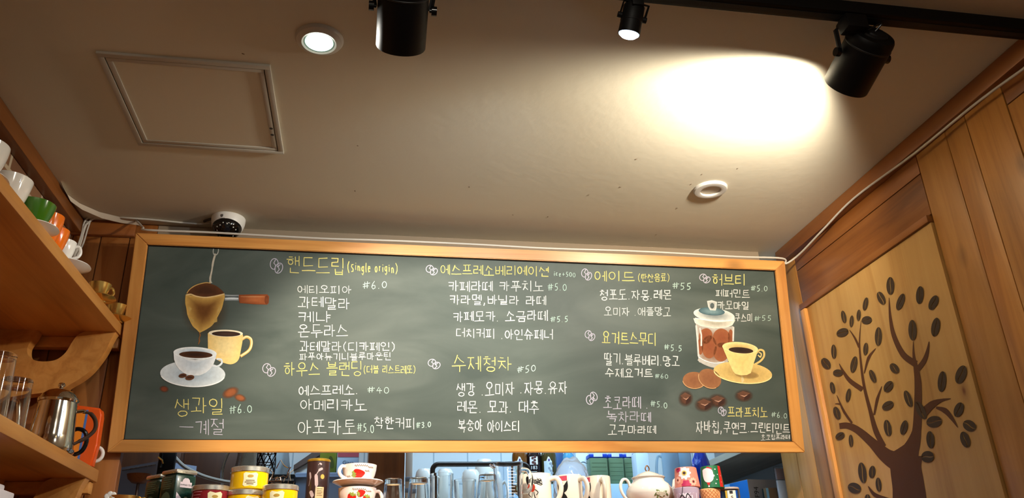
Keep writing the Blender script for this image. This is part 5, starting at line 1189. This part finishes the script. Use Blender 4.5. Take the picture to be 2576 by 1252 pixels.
# wire lattice
p = at(668, 1160, 2.45)
t = thing('wire_strainer', 'black wire lattice basket behind the yellow tins', 'basket', (p.x, 2.47, ZW))
m = MB(); h0 = .07; h1 = p.z - ZW + .06; R = .026
for k in range(7):
    for sg in (1, -1): m.tube([(R * math.cos(2 * pi * k / 7 + sg * 3.0 * q), R * math.sin(2 * pi * k / 7 + sg * 3.0 * q), h0 + (h1 - h0) * q) for q in [i / 24 for i in range(25)]], .0014, 6)
for q in range(6): m.tube([(R * math.cos(a), R * math.sin(a), h0 + (h1 - h0) * q / 5) for a in [2 * pi * i / 24 for i in range(24)]], .0014, 6, closed=True)
m.build('lattice', M_blackg, t); MB().lathe([(0, 0), (.03, 0), (.03, h0 + .003), (0, h0 + .003)], 28).build('base', M_blackg, t)
def crumple(name, label, cat, x, y, z, sx, sy, sz, m_, seed, amp=.22, parent=None):
    r_ = random.Random(seed); b2 = bmesh.new(); bmesh.ops.create_icosphere(b2, subdivisions=4, radius=1.0)
    D = [(Vector((r_.uniform(-1, 1), r_.uniform(-1, 1), r_.uniform(-1, 1))).normalized(), r_.uniform(3, 9), r_.uniform(0, 6), r_.uniform(.3, 1)) for _ in range(14)]
    for q in b2.verts:
        n_ = q.co.copy(); dsp = sum(w_ * abs(math.sin(f_ * n_.dot(d_) + ph)) for d_, f_, ph, w_ in D) / 14
        q.co = n_ * (1 - amp + amp * 2 * dsp); q.co = Vector((q.co.x * sx, q.co.y * sy, max(-sz, q.co.z * sz) + sz))
    m = MB(); m.merge(b2); zmin = min(v_.co.z for v_ in m.bm.verts)
    for v_ in m.bm.verts: v_.co.z -= zmin
    o = m.build(name, m_, ang=25); o.location = (x, y, z)
    return tag(o, label, cat)
p = at(700, 1165, 2.62)
crumple('plastic_bag', 'pale clear plastic bag behind the wire star', 'bag', p.x, 2.68, ZW, .034, .04, .14, mat('milky_plastic', (196, 214, 224), .15, trans=.45, ior=1.2), 4)
# wire star standing on the counter
Ys = 2.19; r0 = Vector((at(706, 1215, Ys).x, Ys, ZT))
t = thing('wire_star', 'steel wire star with curled hooks standing behind the single yellow tin', 'wire star', r0)
def zp(x, y): return tuple(at(560 + x * .1553, 1100 + y * .1553, Ys) - r0)
m = MB()
for P in ([(760, 505), (815, 570), (800, 668), (870, 648), (905, 680), (940, 690)], [(870, 500), (905, 430), (940, 362), (985, 440), (1010, 465), (1060, 492), (1105, 478), (1060, 550), (1040, 650), (980, 620), (930, 640), (940, 690)],
          [(780, 755), (790, 735), (950, 735), (955, 660), (880, 640), (850, 690), (880, 690)], [(720, 765), (718, 705), (940, 700)], [(1150, 520), (1090, 575), (1090, 640), (1105, 700), (1090, 690)], [(1060, 560), (1075, 660), (1060, 770)], [(1160, 715), (1145, 770)], [(1010, 660), (985, 720), (1000, 700)]):
    m.tube([zp(*q) for q in P], .0013, 7)
m.build('wire_figure', M_chrome, t)
m = MB(); m.tube([zp(1060, 770), (.012, .0, .002)], .0016, 7); m.tube([zp(780, 755), (-.012, .0, .002)], .0016, 7); m.tube([(.022 * math.cos(a), .016 * math.sin(a), .0022) for a in [2 * pi * i / 28 for i in range(28)]], .0018, 7, closed=True); m.build('stand', M_chrome, t)
MB().lathe([(0, 0), (.004, .001), (.0055, .012), (.003, .022), (0, .024)], 16, zp(1155, 525)).build('hook_tip', M_chrome, t) if False else None
t, hw, hh = boxthing('black_box', 'black box with a pale stripe behind the wire star', 'box', 655, 742, 1192, 2.57, .06, M_black)
MB().box(-hw + .01, hw - .002, -.002, .0, hh - .02, hh - .014).build('pale_stripe', mat('pale_strip', (150, 156, 164), .5), t, smooth=False)
t, hw, hh = boxthing('storage_bin', 'blue grey plastic storage bin left of the dark partition', 'bin', 742, 921, 1187, 2.66, .25, mat('blue_grey_plastic', (124, 140, 166), .45), bev=.006)
zb = ZW + hh; MB().box(-hw - .003, hw + .001, -.004, .254, hh - .018, hh - .012, .002).build('rim', mat('blue_grey_plastic', (124, 140, 166), .45), t)
t, hw, hh = boxthing('sugar_box', 'pale blue carton with a dusty red band and dark lettering on the storage bin', 'carton', 851, 904, 1118, 2.74, .05, mat('pale_blue_card', (186, 212, 236), .5), base=zb + .0005, bev=.001)
zt_ = at(878, 1149, 2.74).z - (zb + .0005)
MB().fill(rect(-hw, hw, zt_, hh - .001, 3), lambda a, b: (a, -.0006, b), rings=2).build('red_band', mat('dusty_red', (190, 92, 104), .5), t, smooth=False)
m = MB(); q = at(874, 1163.5, 2.74); lettering(m, 'Giara', .0165, lambda a, b: (a, -.0008, b), q.x - t.location.x + .002, q.z - t.location.z); m.build('brand_word', mat('navy_ink', (18, 28, 48), .5), t, smooth=False)
t, hw, hh = boxthing('tea_packet', 'olive green packet on the storage bin beside the pale blue carton', 'packet', 806, 849, 1125, 2.76, .04, mat('olive_foil', (112, 120, 34), .35, bump=.4, bscale=18), base=zb + .0005, bev=.006)
MB().fill(ell(.010, hh * .5, .008, .02, .2, 14), lambda a, b: (a, -.0007, b)).build('leaf_print', mat('dark_olive', (72, 80, 24), .5), t, smooth=False)
A = at(738, 1182, 3.47); B = at(815, 1138, 3.47)
t = MB(); t.prism([(A.x, A.z), (B.x, B.z), (B.x, B.z + .035), (A.x, A.z + .02)], .029, lambda a, b, q: (a, 3.47 + q, b)); o = t.build('wooden_bracket', M_darkwood); tag(o, 'slanted brown wooden bracket on the wall behind the tall brown tin', 'bracket')

# right half: dish rack with crockery
Yr = 2.78; r0 = Vector((at(1190, 1200, Yr).x, Yr, ZW))
t = thing('dish_rack', 'dish rack with a bent dark brown bar across the tiled part of the opening', 'dish rack', r0)
a = at(1088, 1200, Yr); b = at(1300, 1168, Yr); zt_ = at(1190, 1167, Yr).z - ZW
x0, x1 = a.x - r0.x, at(1330, 1200, Yr).x - r0.x
MB().tube([(x0, 0, 0), (x0, 0, zt_ - .03)] + [(x0 + .02 - .02 * math.cos(q), 0, zt_ - .02 + .02 * math.sin(q)) for q in [i * pi / 12 for i in range(7)]] + [(x1 - .02 + .02 * math.sin(q), 0, zt_ - .02 + .02 * math.cos(q)) for q in [i * pi / 12 for i in range(7)]] + [(x1, 0, zt_ - .03), (x1, 0, 0)], .0085, 14).build('front_bar', mat('dark_brown_tube', (40, 30, 26), .3), t)
MB().box(x0, x1, .012, .33, .085, .092, .001).build('shelf', M_steel, t)
for xx in (x0, x1): MB().tube([(xx, .33, 0), (xx, .33, .12)], .006, 10).build('leg', mat('dark_brown_tube', (40, 30, 26), .3), t)
zr = ZW + .0925
def inv_cup(label, px, Y, py_top, R, name='mug', hd=None, marks=False):
    top = at(px, py_top, Y); h = top.z - zr; t = thing(name, label, 'mug', (top.x, Y, zr), 0, 'white crockery in the dish rack')
    MB().lathe([(R - .004, 0), (R, 0), (R, h * .35), (R * .93, h * .75), (R * .80, h * .93), (R * .62, h), (R * .58, h - .004), (0, h - .004)], 44).build('bowl', M_white, t)
    if hd is not None: handle((t, M_white), hd, R * .95, h * .25, h * .75, .022, .0042)
    if marks:
        f = cyl(R * .94, -pi / 2); m = MB(); scrawl(m, f, -.022, h * .72, 5, .028, .002); scrawl(m, f, .012, h * .74, 3, .012); m.build('scrawled_words', mat('dark_print', (40, 40, 40), .5), t)
    return t
inv_cup('white mug with faint lettering in the dish rack left of the tall straight glass', 1068, 2.93, 1180, .036, marks=True)
inv_cup('white mug in the dish rack behind the tall straight glass', 1120, 2.98, 1180, .034, hd=-2.6)
inv_cup('white rounded mug in the dish rack, under the middle of the dark bar', 1184, 2.90, 1182, .036, hd=.3)
inv_cup('white mug at the back of the dish rack showing over the dark bar', 1218, 3.06, 1156, .040)
inv_cup('white rounded mug in the dish rack behind the tumbler next to the measuring jug', 1236, 2.86, 1188, .034, hd=-.4)
t = thing('rack_upright', 'white upright bar with grey clips beside the dark partition', 'upright', (at(1030, 1200, 2.72).x, 2.72, ZW))
MB().box(-.012, .010, 0, .03, 0, .40, .003).build('post', M_plastic, t)
for zz in (.115, .150): MB().box(-.014, .013, -.003, .0, zz, zz + .014, .001).build('clip', mat('grey_clip', (120, 132, 148), .4), t)

# back ledge with bottles and jars
ZD = at(1560, 1216, 3.05).z
t = thing('pegboard_ledge', 'pale blue perforated ledge under the green jars', 'ledge', (0.93, 3.05, ZW))
MB().box(-.37, .225, 0, .40, 0, ZD - ZW, .003).build('body', mat('pale_blue_board', (176, 206, 228), .4), t)
m = MB()
for i in range(20):
    for j in range(3): m.lathe([(0, -.0008), (.0028, -.0008), (.0028, 0)], 8, (-.35 + .030 * i + .012 * (j % 2), 0, ZD - ZW - .014 - .024 * j), Matrix.Rotation(pi / 2, 3, 'X') )
m.build('holes', mat('hole_blue', (96, 128, 160), .6), t)
def bottle(label, px, Y, col, name='syrup_bottle', deco=0):
    z0 = ZD - .0; sh = at(px, 1143, Y).z - z0; x = at(px, 1190, Y).x; R = .0295
    t = thing(name, label, 'bottle', (x, Y, z0), 0, 'syrup bottles on the ledge')
    MB().lathe([(0, 0), (R - .002, 0), (R, .003), (R, sh - .012), (R * .96, sh), (R * .80, sh + .016), (R * .55, sh + .028), (R * .40, sh + .036), (R * .38, sh + .085), (R * .44, sh + .087), (R * .44, sh + .097), (0, sh + .097)], 44).build('body', mat('bottle_glass_' + str(deco), col, .06, spec=.7, coat=.5), t)
    MB().lathe([(R * .47, sh + .088), (R * .47, sh + .108), (0, sh + .108)], 24).build('cap', M_blackg, t)
    a0 = math.atan2(-Y, -x); f = cyl(R, a0); g = cyl(R, a0, .0012)
    if deco == 1:
        MB().fill(rect(-.0155, .0155, sh - .042, sh - .012, 4), f, rings=2).build('white_label', mat('label_white', (240, 238, 236), .5), t)
        m = MB()
        for q in ((-.004, .040), (.004, .032), (-.003, .024), (.005, .044), (.004, .020)): m.fill(ell(q[0], sh - .058 + q[1], .0050, .0050, 0, 14), g, rings=1)
        m.build('nut_print', mat('nut_brown', (92, 50, 44), .5), t)
        m = MB(); lettering(m, '183', .018, g, 0, sh - .054); m.fill(rect(-.011, .011, sh - .069, sh - .0675, 2), g, rings=1); m.build('label_number', mat('label_white', (240, 238, 236), .5), t)
    else:
        MB().fill(rect(-.020, .012, sh - .095, sh - .028, 4), f, rings=2).build('pale_label', mat('pale_label', (206, 220, 226), .5), t)
        MB().fill([(-.010, sh - .030), (-.002, sh - .012), (.003, sh - .014), (.010, sh - .030), (.002, sh - .036)], f, rings=1).build('label_crest', mat('label_white', (240, 238, 236), .5), t)
        MB().fill(ell(.001, sh - .025, .0034, .0048, 0, 10), g, rings=1).build('violet_mark', mat('violet_print', (84, 56, 130), .5), t)
        m = MB()
        for k in range(8): m.fill(ell(.006 + .006 * math.sin(k * 2.1), sh - .038 - .009 * k, .0052, .0042, k, 10), g, rings=1)
        m.build('floral_print', mat('sage_print', (168, 176, 140), .5) if deco == 0 else mat('grey_floral', (150, 158, 170), .5), t)
    return t
bottle('amber syrup bottle with a floral label, left of the dark bottle', 1308, 3.10, (110, 62, 16), deco=0)
bottle('dark syrup bottle with a nut picture and white numerals', 1344, 3.11, (24, 14, 20), deco=1)
bottle('olive syrup bottle with a white label, right of the dark bottle', 1382, 3.10, (70, 62, 30), deco=2)
def simple_bottle(label, px, Y, R, py_top, m_, name='plastic_bottle', neck=True):
    x = at(px, 1180, Y).x; h = at(px, py_top, Y).z - ZD; t = thing(name, label, 'bottle', (x, Y, ZD))
    MB().lathe([(0, 0), (R * .9, 0), (R, .004), (R, h * .55), (R * .95, h * .57), (R, h * .60), (R, h * .78), (R * .5, h * .92), (R * .42, h), (0, h)], 40).build('body', m_, t)
    MB().lathe([(R * .46, h - .004), (R * .46, h + .02), (0, h + .02)], 24).build('cap', mat('cap_blue', (30, 90, 170), .4), t)
    return t
simple_bottle('sky blue bottle right of the syrup bottles', 1431, 3.14, .022, 1125, mat('sky_blue_plastic', (110, 190, 232), .12, trans=.55, ior=1.3))
t, hw, hh = boxthing('blue_carton', 'slate blue carton standing behind the olive syrup bottle', 'carton', 1394, 1416, 1120, 3.18, .06, mat('slate_blue', (70, 104, 158), .5), base=ZD)
t, hw, hh = boxthing('white_canister', 'white canister left of the green jars', 'canister', 1447, 1480, 1132, 3.12, .07, mat('white_canister', (222, 232, 238), .25), base=ZD, bev=.008)
MB().tube(spline([(-hw + .004, -.001, hh * .55), (0, -.001, hh * .68), (hw - .004, -.001, hh * .60)], 5), .0012, 6).build('relief_line', mat('grey_clip', (120, 132, 148), .4), t)
M_jar = mat('green_jar', (122, 146, 112), .12, trans=.35, ior=1.3)
for px0, px1, Y, lb in ((1483, 1528, 3.07, 'green tinted jar with a blue lid, left of three on the ledge'), (1530, 1568, 3.09, 'green tinted jar with a blue lid, middle of three on the ledge'), (1569, 1598, 3.12, 'green tinted jar with a blue lid, right of three on the ledge')):
    a = at(px0, 1150, Y); b = at(px1, 1150, Y); R = (b.x - a.x) / 2; h = a.z - ZD
    t = thing('storage_jar', lb, 'jar', ((a.x + b.x) / 2, Y + R, ZD), 0, 'green jars on the ledge')
    MB().box(-R, R, -R, R, 0, h, .006).build('body', M_jar, t)
    MB().box(-R * 1.02, R * 1.02, -R * 1.04, R * 1.02, h - .001, h + .014, .004).build('lid', mat('cobalt_lid', (20, 60, 176), .35), t)
    MB().box(-R * .55, R * .45, -R * 1.06, -R * 1.03, h + .002, h + .030, .001).build('paper_tag', mat('tag_white', (226, 232, 236), .6), t)
    m = MB()
    for k in range(5): m.tube([(-R * .8, -R * 1.0, h * (.2 + .15 * k)), (R * .8, -R * 1.0, h * (.2 + .15 * k))], .0012, 6)
    m.build('ribs', M_jar, t)
t, hw, hh = boxthing('white_dispenser', 'pale chamfered dispenser right of the green jars', 'dispenser', 1598, 1632, 1136, 2.98, .06, mat('pale_dispenser', (206, 222, 240), .35), bev=.008)
for k, (px, R) in enumerate(((1690, .030), (1724, .027))):
    Y = 2.72 + .04 * k; x = at(px, 1190, Y).x; h = at(px, 1120, Y).z - ZW
    t = thing('water_jug', 'clear plastic jug behind the teapot spout' if k == 0 else 'clear plastic jug behind the flower printed cup', 'jug', (x, Y, ZW), 0, 'clear jugs in the kitchen')
    MB().lathe([(0, 0), (R * .95, 0), (R, .004), (R * .96, h * .5), (R, h * .55), (R * .97, h), (R * .92, h), (R * .90, h * .5), (R * .9, .006), (0, .006)], 40).build('body', M_blueglass, t)
    handle((t, M_blueglass), 2.9, R * .97, h * .35, h * .85, .022, .005)
crumple('blue_bag', 'crumpled dark blue bag hanging under the right hand shelf edge', 'bag', at(1762, 1150, 2.80).x, 2.80, ZW, .038, .038, .15, mat('navy_plastic', (20, 48, 150), .22, coat=.4), 9, .36)
crumple('clear_bag', 'crinkled clear plastic bag behind the white mugs', 'bag', at(1440, 1210, 2.255).x, 2.262, ZT, .056, .034, (at(1440, 1163, 2.25).z - ZT) / 1.75, mat('crinkled_film', (196, 218, 242), .1, trans=.72, ior=1.2, coat=.6), 21, .28)

# right hand shelf and cartons
t = thing('kitchen_shelf', 'plywood shelf with a pale edge on the right of the opening', 'shelf', (1.555, 3.05, .487 + ZC))
MB().box(-.255, 0, -.38, .42, 0, .024, .001).build('board', wood('grey_ply', (170, 160, 140), (156, 146, 126), (130, 118, 98), 'y', knots=False), t, smooth=False)
t = thing('lower_kitchen_shelf', 'low shelf carrying the mask carton on the right of the opening', 'shelf', (1.555, 3.05, .30 + ZC))
MB().box(-.39, 0, -.375, .42, -.02, 0, .001).build('board', M_darkwood, t, smooth=False)
ZK = .3005 + ZC; c = at(1880, 1205, 2.74); t = thing('mask_carton', 'blue and grey carton lettered KF94 under the right hand shelf', 'carton', (c.x, c.y, ZK), 0.0)
hh = c.z - ZK
ax_ = Vector((.115, .012)); ay_ = Vector((-.030, .13))
m = MB(); m.prism([(0, 0), tuple(ax_), tuple(ax_ + ay_), tuple(ay_)], hh, lambda a, b, q: (a, b, q)); m.build('carton', mat('grey_card', (158, 160, 166), .5), t, smooth=False)
L_ = ay_.length; un = Vector((-ay_.y, ay_.x)).normalized() * -1
if un.x > 0: un = -un
sf = lambda a, b: (ay_.x * a / L_ + un.x * .0007, ay_.y * a / L_ + un.y * .0007, b)
MB().fill(rect(.001, L_ - .001, .001, hh - .001, 3), sf, rings=2).build('blue_side', mat('mask_blue', (24, 122, 214), .45), t, smooth=False)
MB().fill(rect(.10, L_ - .002, .001, hh - .002, 3), lambda a, b: tuple(Vector(sf(a, b)) + Vector((un.x, un.y, 0)) * .0005), rings=1).build('pale_side', mat('mask_pale_blue', (120, 186, 232), .45), t, smooth=False)
m = MB(); uu = ax_.normalized(); lettering(m, 'KF94', .026, lambda a, b: (uu.x * a + .0, uu.y * a - .0009, b), .030, hh - .052, vertical=True); m.build('carton_letters', mat('dark_print', (40, 40, 40), .5), t, smooth=False)
MB().fill(rect(.052, .066, hh - .075, hh - .032, 2), lambda a, b: (uu.x * a, uu.y * a - .0009, b), rings=1).build('blue_patch', mat('teal_patch', (70, 112, 132), .5), t, smooth=False)
t, hw, hh = boxthing('small_carton', 'small brown and pale blue carton in front of the KF94 carton', 'carton', 1926, 1956, 1226, 2.70, .02, mat('kraft_card', (108, 84, 58), .6), base=ZK, bev=.001)
MB().fill(rect(-hw, -hw + .009, .001, hh - .001, 2), lambda a, b: (a, -.0007, b), rings=1).build('pale_edge', mat('mask_pale_blue', (120, 186, 232), .45), t, smooth=False)
# paper holder by the right wall
p = at(1962, 1172, 2.685); t = thing('paper_holder', 'clear holder filled with white papers against the right wall planks', 'holder', (p.x, 2.685, ZK))
hh = p.z - ZK
MB().box(-.020, .020, 0, .012, 0, hh, .002).build('sleeve', M_clearpl, t)
MB().box(-.017, .017, .002, .010, 0, hh * .66, .001).build('papers', mat('paper_white', (232, 230, 232), .7), t)
MB().box(-.016, .016, .0025, .0095, hh * .68, hh * .95, .001).build('tissue', mat('rose_grey', (176, 152, 152), .6), t)
